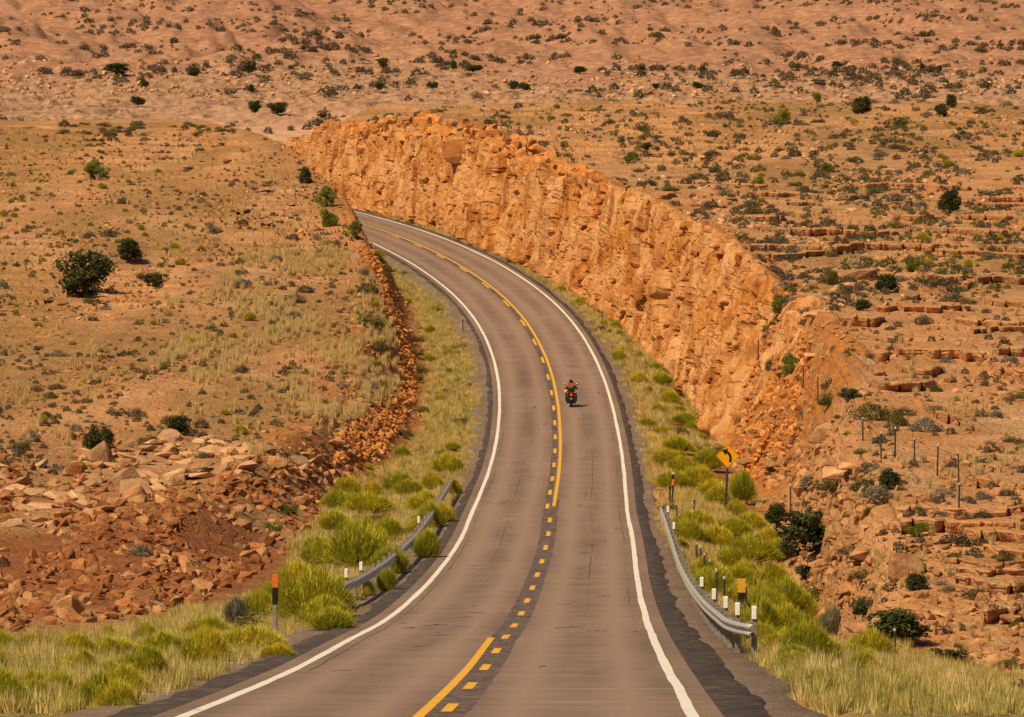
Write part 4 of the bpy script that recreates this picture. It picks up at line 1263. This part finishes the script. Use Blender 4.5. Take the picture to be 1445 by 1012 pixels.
tag(scatter_mesh('verge_grass', TUFTS, PR, rng.uniform(.2, .5, len(PR)), .12, M_VERGE, False, True), 'dry yellow grass on the bank right of the road', None, None, 'stuff')
GRASSY = [(230, 500), (330, 370), (440, 330), (520, 380), (560, 480), (565, 550), (500, 600), (330, 580), (200, 540)]
P1 = spots(GRASSY, 1500, .3, 60, 41)
P2 = spots(LEFT_HILL, 500, .3, 60, 42)
P1 = np.concatenate([P1, P2])
tag(scatter_mesh('dry_grass', STRAW, P1, rng.uniform(.3, .75, len(P1)), .08, M_STRAW, False, True), 'pale dry bunch grass over the left hillside', None, None, 'stuff')
P3 = np.concatenate([spots(RIGHT_TOP, 420, .2, 60, 43), spots(RIGHT_LEDGES, 260, .2, 60, 44)])
tag(scatter_mesh('dry_grass', STRAW, P3, rng.uniform(.25, .55, len(P3)), .08, M_STRAW, False, True), 'dry bunch grass between the rocks of the right slope', None, None, 'stuff')
P4 = spots(BOTTOM_LEFT, 2600, 0, 60, 45)
tag(scatter_mesh('verge_grass', TUFTS, P4, rng.uniform(.2, .55, len(P4)), .12, M_VERGE, False, True), 'yellow grass filling the bottom left corner', None, None, 'stuff')
BOTTOM_RIGHT = [(985, 890), (1040, 900), (1240, 890), (1330, 935), (W1, 960), (W1, 1012), (1060, 1012)]
P5 = spots(BOTTOM_RIGHT, 1700, 0, 60, 46, 5.6)
tag(scatter_mesh('verge_grass', TUFTS, P5, rng.uniform(.12, .45, len(P5)), .12, M_VERGE, False, True), 'yellow grass on the lower right bank beyond the guardrail', None, None, 'stuff')
def cover(name, poly, n, lo, hi, mat, label, clump, seed):
    P = spots(poly, n, clump, 50, seed)
    tag(scatter_mesh(name, COVER, P, sizes(P, lo, hi, 2), .1, mat, False, True), label, None, None, 'stuff')
cover('low_scrub', LEFT_HILL, 900, .2, .6, M_DARK, 'tiny dark scrub scattered over the left hillside', .35, 51)
cover('low_scrub', LEFT_HILL, 800, .2, .65, M_OLIVE, 'tiny olive scrub scattered over the left hillside', .4, 52)
cover('low_scrub', RIGHT_TOP, 1500, .25, .9, M_DARK, 'tiny dark scrub scattered over the right plateau', .38, 53)
cover('low_scrub', RIGHT_TOP, 1100, .25, .9, M_OLIVE, 'tiny olive scrub scattered over the right plateau', .4, 54)
cover('low_scrub', RIGHT_LEDGES, 520, .2, .6, M_DARK, 'tiny dark scrub in the cracks of the right ledges', .25, 55)
# scrub far beyond the ridge
m = 7000
jx = rng.uniform(W0 - 60, W1 + 60, m); jy = rng.uniform(0, 190, m)
kp = (1.7 * fbm(jx / 80, jy / 9, 861, 3) + .2 - 1.0 * np.exp(-((jy - 160) / 20) ** 2)) > rng.uniform(0, 1, m) * .7
Pf = np.array([at_far(a, b)[:] for a, b in zip(jx[kp], jy[kp])])
tag(scatter_mesh('low_scrub', COVER, Pf, sizes(Pf, .8, 3.6, 2.2), .1, M_DARK, False, True), 'dark scrub dotting the plain and slopes beyond the ridge', None, None, 'stuff')
mf = 5200
jx = rng.uniform(W0 - 60, W1 + 60, mf); jy = rng.uniform(84, 142, mf)
kp = (fbm(jx / 70, jy / 12, 871, 3) + .35) > rng.uniform(0, 1, mf) * .7
Pf = np.array([at_far(a, b)[:] for a, b in zip(jx[kp], jy[kp])])
tag(scatter_mesh('scattered_stones', STONES, Pf, sizes(Pf, .2, 1.2, 2.6), .4, M_STONE_PALE), 'pale rocks strewn over the rough slopes beyond the ridge', None, None, 'stuff')

# ------------------------------------------------------------------ roadside furniture
M_GALV = plain("weathered_zinc", (.46, .43, .40), .45, .35, .25)
M_POSTW = plain("grey_timber", (.24, .20, .165), .85, 0, .35)
M_STEEL = plain("dark_steel_post", (.055, .048, .036), .7, .2, .3)
M_TIP = plain("pale_post_tip", (.52, .50, .46), .6, 0, .15)
M_CAPW = plain("white_reflector", (.80, .78, .74), .5, 0, .08)
M_BLACK = plain("black_paint", (.018, .017, .016), .5, 0, .2)
M_ORANGE = plain("orange_reflector", (.72, .16, .03), .5, 0, .1)
M_AMBER = plain("amber_reflector", (.72, .34, .02), .5, 0, .1)
M_SIGN = plain("yellow_sign_face", (.80, .36, .012), .4, 0, .05)
M_WIRE = plain("rusty_wire", (.10, .075, .055), .6, .4, .2)

def road_pt(d, t, h=0.0):
    cx, cz, nx, ny = road_frame(np.array([float(d)]))
    return Vector((float(cx[0] + nx[0] * t), float(d + ny[0] * t), float(cz[0]) + ZC + h))

W_PROF = [(0, .155), (.035, .13), (.075, .10), (.075, .06), (.012, .025), (.012, -.025), (.075, -.06), (.075, -.10), (.035, -.13), (0, -.155)]
def guardrail(name, label, pts, side, caps):
    """pts: (distance, lateral offset) along the rail; side: +1 right of the road; caps: distances with a white tipped post"""
    f = curve(pts)
    ds = np.linspace(pts[0][0], pts[-1][0], 120)
    C = [road_pt(d, float(f(d)), .52) for d in ds]
    root = empty(name, road_pt(pts[0][0], float(f(pts[0][0])), 0))
    o0 = root.location
    m = MB(); vs = []
    for i, c in enumerate(C):
        a, b = C[max(i - 1, 0)], C[min(i + 1, len(C) - 1)]
        w = (b - a); w.z = 0; w.normalize()
        nrm = Vector((-w.y, w.x, 0)) * (1 if side > 0 else -1)        # towards the road
        for off, h in W_PROF: vs.append(c - o0 + nrm * off + Vector((0, 0, h * .9)))
        for off, h in reversed(W_PROF): vs.append(c - o0 + nrm * (off - .012) + Vector((0, 0, h * .9)))
    k = 2 * len(W_PROF)
    fs = [(i * k + j, i * k + (j + 1) % k, (i + 1) * k + (j + 1) % k, (i + 1) * k + j) for i in range(len(C) - 1) for j in range(k)]
    fs += [tuple(range(k)), tuple((len(C) - 1) * k + j for j in range(k))]
    m.add(vs, fs); m.build('rail', M_GALV, root, True)
    d = pts[0][0] + 1
    while d < pts[-1][0]:
        white = any(abs(d - q) < 2.0 for q in caps)
        p = road_pt(d, float(f(d)) + side * .17, 0) - o0
        h = .98 if white else .70
        g = float(ground([p.x + o0.x], [p.y + o0.y])[0]) - o0.z - .15
        pm = MB().box((p.x, p.y, (g + p.z + h) / 2), (.12, .16, p.z + h - g)); q = pm.build('post', M_POSTW, root, bevel=.008)
        MB().box((p.x - side * .125, p.y, p.z + .52), (.085, .14, .34)).build('spacer_block', M_POSTW, root, bevel=.006)
        if white:
            MB().box((p.x, p.y - .02, p.z + h - .09), (.105, .2, .27)).build('cap', M_CAPW, q, bevel=.01)
        d += 4.0
    return tag(root, label, 'guardrail')
guardrail('guardrail', 'curved grey guardrail with white tipped posts right of the road',
          [(111.5, 5.5), (114, 5.25), (119, 5.1), (150, 5.05), (200, 5.02), (236, 5.0)], 1, [112.5, 117, 125, 137, 153, 213, 229])
guardrail('guardrail', 'grey guardrail half buried in rabbitbrush left of the road',
          [(157, -5.45), (165, -5.25), (200, -5.1), (236, -5.05), (264, -5.0)], -1, [163, 171, 219, 235])

def marker(name, loc, h, wd, bands, label, mat, cat='marker post', brace=None, lean=0.0):
    """round or square post with painted bands; bands: (from, to, material) as fractions of the height"""
    root = empty(name, loc); root.rotation_euler = (0, lean, 0)
    MB().box((0, 0, h * .5 - .1), (wd, wd * .6, h + .2)).build('post', mat, root, bevel=wd * .12)
    for a, b, m in bands:
        MB().box((0, -.004, h * (a + b) / 2), (wd + .03, wd * .6 + .03, h * (b - a))).build('reflector_band', m, root, bevel=.005)
    if brace:
        MB().tube([(0, .05, h * .72), brace], .035, 6).build('brace', M_STEEL, root)
    return tag(root, label, cat)
def on_ground(px, py): return at(px, py)
p = on_ground(386, 907); s = px_per_m(p.y)
marker('marker_post', p, 97 / s, .115, [(.81, 1.0, M_ORANGE), (.57, .805, M_BLACK)], 'tall grey marker post with orange top and black band left of the road', M_POSTW, lean=.015)
p = on_ground(1048, 898); s = px_per_m(p.y)
marker('marker_post', p, 82 / s, .16, [(.76, 1.0, M_AMBER), (.42, .755, M_BLACK)], 'braced dark marker post with amber top at the end of the right guardrail', M_POSTW, brace=(.62, .5, .1))
p = on_ground(949, 716); s = px_per_m(p.y)
marker('marker_post', p, 50 / s, .085, [(.93, 1.0, M_TIP), (.80, .925, M_BLACK), (.62, .795, M_ORANGE)], 'slim marker post with orange panel by the far end of the right guardrail', M_STEEL, lean=.04)
p = on_ground(946, 713); s = px_per_m(p.y)
marker('marker_post', p, 27 / s, .09, [(.9, 1.0, M_BLACK)], 'short dark post left of the slim orange marker by the right guardrail', M_STEEL)
for (px, py, h, lab) in [(653, 471, 20, 'thin dark post at the edge of the left verge on the bend'), (633, 657, 18, 'thin dark post in the brush left of the road beyond the guardrail'),
                         (850, 458, 14, 'thin grey post in the ditch under the rock face'), (981, 719, 14, 'short dark peg in the grass in front of the road sign')]:
    p = on_ground(px, py); s = px_per_m(p.y)
    marker('marker_post', p, h / s, .075, [(.85, 1.0, M_STEEL)], lab, M_STEEL)

# curve sign
p = on_ground(1025, 722); s = px_per_m(p.y)
root = empty('road_sign', p); root.rotation_euler = (0, R(2.0), R(4))
hc = 79 / s; hd = 15.4 / s * 1.14
MB().box((0, 0, (hc + hd * .55) / 2 - .1), (.10, .09, hc + hd * .55 + .2)).build('post', M_STEEL, root, bevel=.01)
def plate(pts, y0, y1):
    n = len(pts); m = MB()
    m.add([(x, y0, z) for x, z in pts] + [(x, y1, z) for x, z in pts],
          [tuple(range(n)), tuple(range(2 * n - 1, n - 1, -1))] + [(i, (i + 1) % n, n + (i + 1) % n, n + i) for i in range(n)])
    return m
def diamond(r, cr=.06):
    out = []
    for ax, az in ((0, -1), (1, 0), (0, 1), (-1, 0)):
        for q in (-1, 0, 1):
            tx, tz = -az * q, ax * q
            out.append((r * (ax * (1 - cr * abs(q)) + tx * cr), hc + r * (az * (1 - cr * abs(q)) + tz * cr)))
    return out
panel = plate(diamond(hd), -.062, -.058).build('panel', M_SIGN, root)
bo, bi = diamond(hd * .965), diamond(hd * .925)
n = len(bo); m = MB()
m.add([(x, -.0645, z) for x, z in bo] + [(x, -.0645, z) for x, z in bi], [(i, (i + 1) % n, n + (i + 1) % n, n + i) for i in range(n)])
m.build('border', M_BLACK, panel)
# arrow: shaft rising from the lower right and bending to the upper left
cl = [(.20, -.50), (.225, -.30), (.215, -.08), (.14, .12), (.0, .27), (-.14, .36)]
hw = .105; L_, R_ = [], []
for i, (x, z) in enumerate(cl):
    a = cl[max(i - 1, 0)]; b = cl[min(i + 1, len(cl) - 1)]
    tx, tz = b[0] - a[0], b[1] - a[1]; q = math.hypot(tx, tz)
    L_.append((x - tz / q * -hw, z + tx / q * -hw)); R_.append((x + tz / q * -hw, z - tx / q * -hw))
tx, tz = -.85, .53
c = cl[-1]
head = [(c[0] - tz * .21, c[1] + tx * -.0 + .2 * .85), (c[0] + tx * .36, c[1] + tz * .30), (c[0] - tz * -.16, c[1] - .20)]
k = hd
m = MB()
for i in range(len(cl) - 1):
    q = [L_[i], L_[i + 1], R_[i + 1], R_[i]]
    m.add([(x * k, -.065, hc + z * k) for x, z in q], [(0, 1, 2, 3)])
head = [(.0, .62), (-.52, .44), (-.17, .04)]
m.add([(x * k, -.065, hc + z * k) for x, z in head], [(0, 1, 2)])
m.build('arrow', M_BLACK, panel)
tag(root, 'yellow diamond sign with a black left curve arrow on a dark post', 'road sign')

# wire fences
def fence(label, posts, wires, mat=M_STEEL):
    """posts: (base pixel x, base pixel y, height in pixels)"""
    P = []
    for px, py, h in posts:
        p = at(px, py); P.append((p, h / px_per_m(p.y)))
    root = empty('wire_fence', P[0][0]); o0 = P[0][0]
    for p, h in P:
        q = p - o0
        lean = random.uniform(-.03, .03)
        top = q + Vector((lean * h, 0, h))
        m = MB().box((q.x, q.y, q.z), (.001, .001, .001)) if False else MB()
        m.tube([q + Vector((0, 0, -.25)), top], [.034, .030], 6)
        o = m.build('post', mat, root)
        MB().tube([q + (top - q) * .93, top + Vector((0, 0, .004))], .037, 6).build('post_tip', M_TIP, o)
    order = sorted(P, key=lambda a: a[0].y)
    for wf in wires:
        m = MB()
        for (a, ha), (b, hb) in zip(order[:-1], order[1:]):
            if (a - b).length > 45: continue
            pa, pb = a - o0 + Vector((0, -.04, ha * wf)), b - o0 + Vector((0, -.04, hb * wf))
            mid = (pa + pb) / 2 - Vector((0, 0, .03))
            m.tube([pa, mid, pb], .006, 4)
        if m.v: m.build('wire', M_WIRE, root)
    return tag(root, label, 'fence')
fence('row of thin dark steel fence posts with pale tips behind the right guardrail',
      [(1054, 880, 56), (1037, 852, 32), (1024, 866, 53), (1012, 861, 59), (1004, 838, 49), (996, 826, 46), (990, 812, 42), (984, 796, 30),
       (969, 753, 14), (964, 752, 18), (960, 748, 23), (956, 740, 30)], (.5, .8))
fence('wire fence of thin posts climbing the rocky right hillside',
      [(1355, 686, 50), (1324, 672, 46), (1292, 652, 34), (1264, 646, 44), (1245, 648, 39), (1219, 622, 33), (1196, 581, 38), (1155, 567, 38), (1134, 554, 42),
       (1091, 533, 14), (1071, 511, 36)], (.35, .6, .88))
fence('three lone thin posts on the lower right ledges at the foot of the fence', [(1266, 932, 46), (1117, 722, 38), (1355, 735, 34)], ())

# ------------------------------------------------------------------ motorcycle and rider
M_TYRE = plain("tyre_rubber", (.012, .012, .012), .8, 0, .2)
M_CHROME = plain("chrome", (.55, .53, .50), .25, .9, .1)
M_GLOSS = plain("black_lacquer", (.010, .010, .011), .25, 0, .2)
M_LEATHER = plain("black_leather", (.020, .017, .015), .6, 0, .3)
M_JACKET = plain("brown_jacket", (.20, .085, .035), .8, 0, .25)
M_JEANS = plain("dark_trousers", (.035, .035, .042), .85, 0, .3)
M_SKIN = plain("skin", (.45, .25, .17), .55, 0, .08)
M_BAGY = plain("yellow_cloth", (.72, .42, .03), .7, 0, .12)
lamp = NT("lit_tail_lamp"); lamp.col((.7, .02, .015)); lamp.b.inputs['Emission Color'].default_value = (1, .04, .03, 1); lamp.b.inputs['Emission Strength'].default_value = 1.3
M_TAIL = lamp.m

bd = at(806, 577).y
bt = (bd * (806 - CX) / FPX) - float(road_x(bd))
hd_ = math.atan2(float(road_x(bd + 1) - road_x(bd - 1)) / 2, 1)
bloc = road_pt(bd, bt, .001)
bike = empty('motorcycle', bloc, -hd_)
tag(bike, 'black touring motorcycle with panniers and a lit red tail light', 'motorcycle')
def wheel(y, r):
    w = MB().ring((0, y, r), (1, 0, 0), r - .075, .075, 32, 10, 1.1).build('wheel', M_TYRE, bike, True)
    m = MB().ring((0, y, r), (1, 0, 0), r - .15, .022, 28, 6, 2.0)
    for k in range(10):
        a = math.pi * 2 * k / 10
        m.tube([(0, y, r), (0, y + (r - .15) * math.cos(a), r + (r - .15) * math.sin(a))], .01, 5)
    m.tube([(-.09, y, r), (.09, y, r)], .045, 12)
    m.build('rim', M_CHROME, w, True)
wheel(-.72, .32); wheel(.86, .32)
f = MB()
for k in range(13):
    pass
arc = [(0, -.72 + .40 * math.cos(a), .32 + .40 * math.sin(a)) for a in np.linspace(R(20), R(190), 12)]
def fender(c, r, a0, a1, half):
    m = MB(); A = np.linspace(R(a0), R(a1), 14); vs = []
    for a in A:
        for x, dr in ((-half, -.05), (-half * .8, .0), (0, .02), (half * .8, 0), (half, -.05)):
            vs.append((x, c[0] + (r + dr) * math.cos(a), c[1] + (r + dr) * math.sin(a)))
    fs = [(i * 5 + j, i * 5 + j + 1, (i + 1) * 5 + j + 1, (i + 1) * 5 + j) for i in range(13) for j in range(4)]
    return m.add(vs, fs)
fender((-.72, .32), .39, 25, 200, .115).build('rear_fender', M_GLOSS, bike, True)
fender((.86, .32), .375, 30, 190, .09).build('front_fender', M_GLOSS, bike, True)
MB().ball((0, -.02, .42), (.21, .30, .24)).box((0, -.02, .30), (.34, .5, .2)).build('engine', M_CHROME, bike, False, .02)
MB().tube([(0, -.55, .62), (0, -.2, .66), (0, .35, .82), (0, .52, .92)], [.06, .07, .07, .05], 8).build('frame', M_GLOSS, bike, True)
MB().ball((0, .20, .88), (.17, .34, .15)).build('fuel_tank', M_GLOSS, bike, True)
MB().ball((0, -.22, .76), (.20, .30, .09)).ball((0, -.60, .86), (.17, .20, .10)).build('seat', M_LEATHER, bike, True)
for sx in (-1, 1):
    b = MB(); prof = [(.13, .26), (.26, .24), (.37, .42), (.385, .74), (.35, .90), (.19, .92), (.08, .60)]
    n = len(prof); vs = []
    for y, k in ((-1.02, .86), (-.96, 1.0), (-.48, 1.0), (-.40, .8)):
        for x, z in prof: vs.append((sx * (.25 + (x - .25) * k), y, .58 + (z - .58) * k))
    fs = [(i * n + j, i * n + (j + 1) % n, (i + 1) * n + (j + 1) % n, (i + 1) * n + j) for i in range(3) for j in range(n)] + [tuple(range(n)), tuple(3 * n + j for j in range(n))]
    b.add(vs, fs); pn = b.build('pannier', M_LEATHER, bike, False, .015)
    MB().box((sx * .27, -1.03, .74), (.12, .012, .03)).build('buckle', M_CHROME, pn)
    MB().tube([(sx * .20, .05, .24), (sx * .24, -.3, .22), (sx * .24, -.95, .25)], [.035, .042, .05], 10).build('exhaust_pipe', M_CHROME, bike, True)
    MB().tube([(sx * .11, .86, .32), (sx * .11, .60, .92), (sx * .11, .55, 1.02)], [.03, .03, .028], 8).build('fork_leg', M_CHROME, bike, True)
    MB().tube([(sx * .33, .50, 1.13), (sx * .40, .52, 1.32)], .010, 6).build('mirror_stalk', M_CHROME, bike)
    MB().ball((sx * .41, .50, 1.37), (.085, .018, .055)).build('mirror', M_CHROME, bike, True)
    MB().ball((sx * .22, -1.0, .93), (.045, .04, .035)).build('turn_signal', M_AMBER, bike, True)
MB().box((0, -.62, 1.04), (.44, .14, .34)).build('backrest', M_LEATHER, bike, False, .05)
MB().box((0, -1.03, .60), (.26, .10, .30)).build('tail_housing', M_GLOSS, bike, False, .03)
MB().ball((0, -1.09, .80), (.085, .045, .065)).build('tail_light', M_TAIL, bike, True)
MB().box((0, -1.09, .56), (.18, .008, .10)).build('number_plate', M_POSTW, bike)
hb = MB().tube([(-.44, .40, 1.06), (-.28, .50, 1.10), (-.1, .55, 1.05), (.1, .55, 1.05), (.28, .50, 1.10), (.44, .40, 1.06)], .017, 8).build('handlebar', M_CHROME, bike, True)
MB().ball((0, .74, .92), (.10, .10, .10)).build('headlight', M_CHROME, bike, True)
ws = MB(); vs = []
for i, z in enumerate((1.0, 1.2, 1.42)):
    for x in (-.26, -.14, 0, .14, .26): vs.append((x * (1 - .12 * i), .80 - .10 * i - x * x * 1.2, z))
ws.add(vs, [(i * 5 + j, i * 5 + j + 1, (i + 1) * 5 + j + 1, (i + 1) * 5 + j) for i in range(2) for j in range(4)])
ws.build('windscreen', M_GLOSS, bike, True)
MB().tube([(.14, -1.0, .9), (.15, -1.06, 1.5)], .006, 5).build('antenna', M_GLOSS, bike)

def skin(name, verts, edges, rad, mat, parent, sub=2):
    me = bpy.data.meshes.new(name); me.from_pydata(verts, edges, [])
    o = link(name, me, mat, parent)
    md = o.modifiers.new('skin', 'SKIN')
    if not me.skin_vertices: me.skin_vertices.new()
    for sv, r in zip(me.skin_vertices[0].data, rad): sv.radius = (r, r) if not isinstance(r, tuple) else r
    me.skin_vertices[0].data[0].use_root = True
    md.use_smooth_shade = True
    s_ = o.modifiers.new('sub', 'SUBSURF'); s_.levels = s_.render_levels = sub
    return o
def skeleton(grow=0.0, part='all'):
    V = [(0, -.20, .86), (0, -.18, 1.02), (0, -.12, 1.20), (0, -.08, 1.34), (0, -.05, 1.44), (0, -.02, 1.52), (0, -.01, 1.60)]
    Rd = [(.13, .10), (.12, .09), (.13, .09), (.11, .075), .055, .08, .075]
    E = [(i, i + 1) for i in range(6)]
    for sx in (-1, 1):
        b = len(V)
        V += [(sx * .18, -.07, 1.32), (sx * .335, .06, 1.13), (sx * .385, .30, 1.085), (sx * .395, .37, 1.085)]
        Rd += [.085, .058, .040, .036]; E += [(3, b), (b, b + 1), (b + 1, b + 2), (b + 2, b + 3)]
        w = b + 3
        for k, (ox, ln) in enumerate(((-.036, .9), (-.012, 1.0), (.012, .96), (.036, .8))):
            q = len(V)
            V += [(sx * (.395 + ox), .415, 1.10), (sx * (.395 + ox), .415 + .035 * ln, 1.085), (sx * (.395 + ox), .415 + .02 * ln, 1.045)]
            Rd += [.011, .010, .009]; E += [(w, q), (q, q + 1), (q + 1, q + 2)]
        q = len(V)
        V += [(sx * .345, .375, 1.06), (sx * .33, .41, 1.045)]; Rd += [.012, .010]; E += [(b + 2, q), (q, q + 1)]
        b = len(V)
        V += [(sx * .11, -.14, .84), (sx * .27, .26, .80), (sx * .25, .20, .42), (sx * .26, .17, .31), (sx * .27, .34, .29)]
        Rd += [.10, .072, .055, .045, .036]; E += [(0, b), (b, b + 1), (b + 1, b + 2), (b + 2, b + 3), (b + 3, b + 4)]
    return V, E, Rd
person = empty('person', bloc, -hd_)
tag(person, 'rider in a brown jacket and black helmet sitting on the motorcycle', 'person')
V, E, Rd = skeleton()
skin('body', V, E, Rd, M_SKIN, person)
# clothing follows the same joints
V = [(0, -.20, .90), (0, -.18, 1.04), (0, -.12, 1.20), (0, -.085, 1.34), (0, -.06, 1.41)]
Rd = [(.18, .145), (.175, .145), (.21, .15), (.175, .12), .075]
E = [(0, 1), (1, 2), (2, 3), (3, 4)]
for sx in (-1, 1):
    b = len(V); V += [(sx * .185, -.07, 1.325), (sx * .335, .06, 1.13), (sx * .38, .27, 1.088)]; Rd += [.105, .078, .058]; E += [(3, b), (b, b + 1), (b + 1, b + 2)]
skin('jacket', V, E, Rd, M_JACKET, person)
V = [(0, -.20, .88)]; Rd = [(.19, .15)]; E = []
for sx in (-1, 1):
    b = len(V); V += [(sx * .11, -.14, .85), (sx * .27, .26, .80), (sx * .25, .20, .44), (sx * .26, .18, .36)]; Rd += [.118, .088, .070, .062]; E += [(0, b), (b, b + 1), (b + 1, b + 2), (b + 2, b + 3)]
skin('trousers', V, E, Rd, M_JEANS, person)
for sx in (-1, 1):
    skin('boot', [(sx * .26, .175, .36), (sx * .26, .17, .30), (sx * .27, .35, .285)], [(0, 1), (1, 2)], [.062, .058, .045], M_LEATHER, person)
hm = MB().ball((0, -.015, 1.575), (.125, .145, .135)).build('helmet', M_GLOSS, person, True)
MB().ball((0, .07, 1.545), (.10, .08, .06)).build('visor', M_BLACK, hm, True)
face = MB().ball((0, .075, 1.50), (.055, .045, .06)).ball((0, .125, 1.50), (.013, .018, .02)).build('face', M_SKIN, person, True)
bag = MB().ball((-.33, -.62, .99), (.12, .17, .105)).tube([(-.33, -.80, .99), (-.33, -.44, .99)], .085, 12).build('bag', M_BAGY, None, True)
bag.location = bloc; bag.rotation_euler = (0, 0, -hd_)
tag(bag, 'small yellow bag resting on the left pannier of the motorcycle', 'bag')
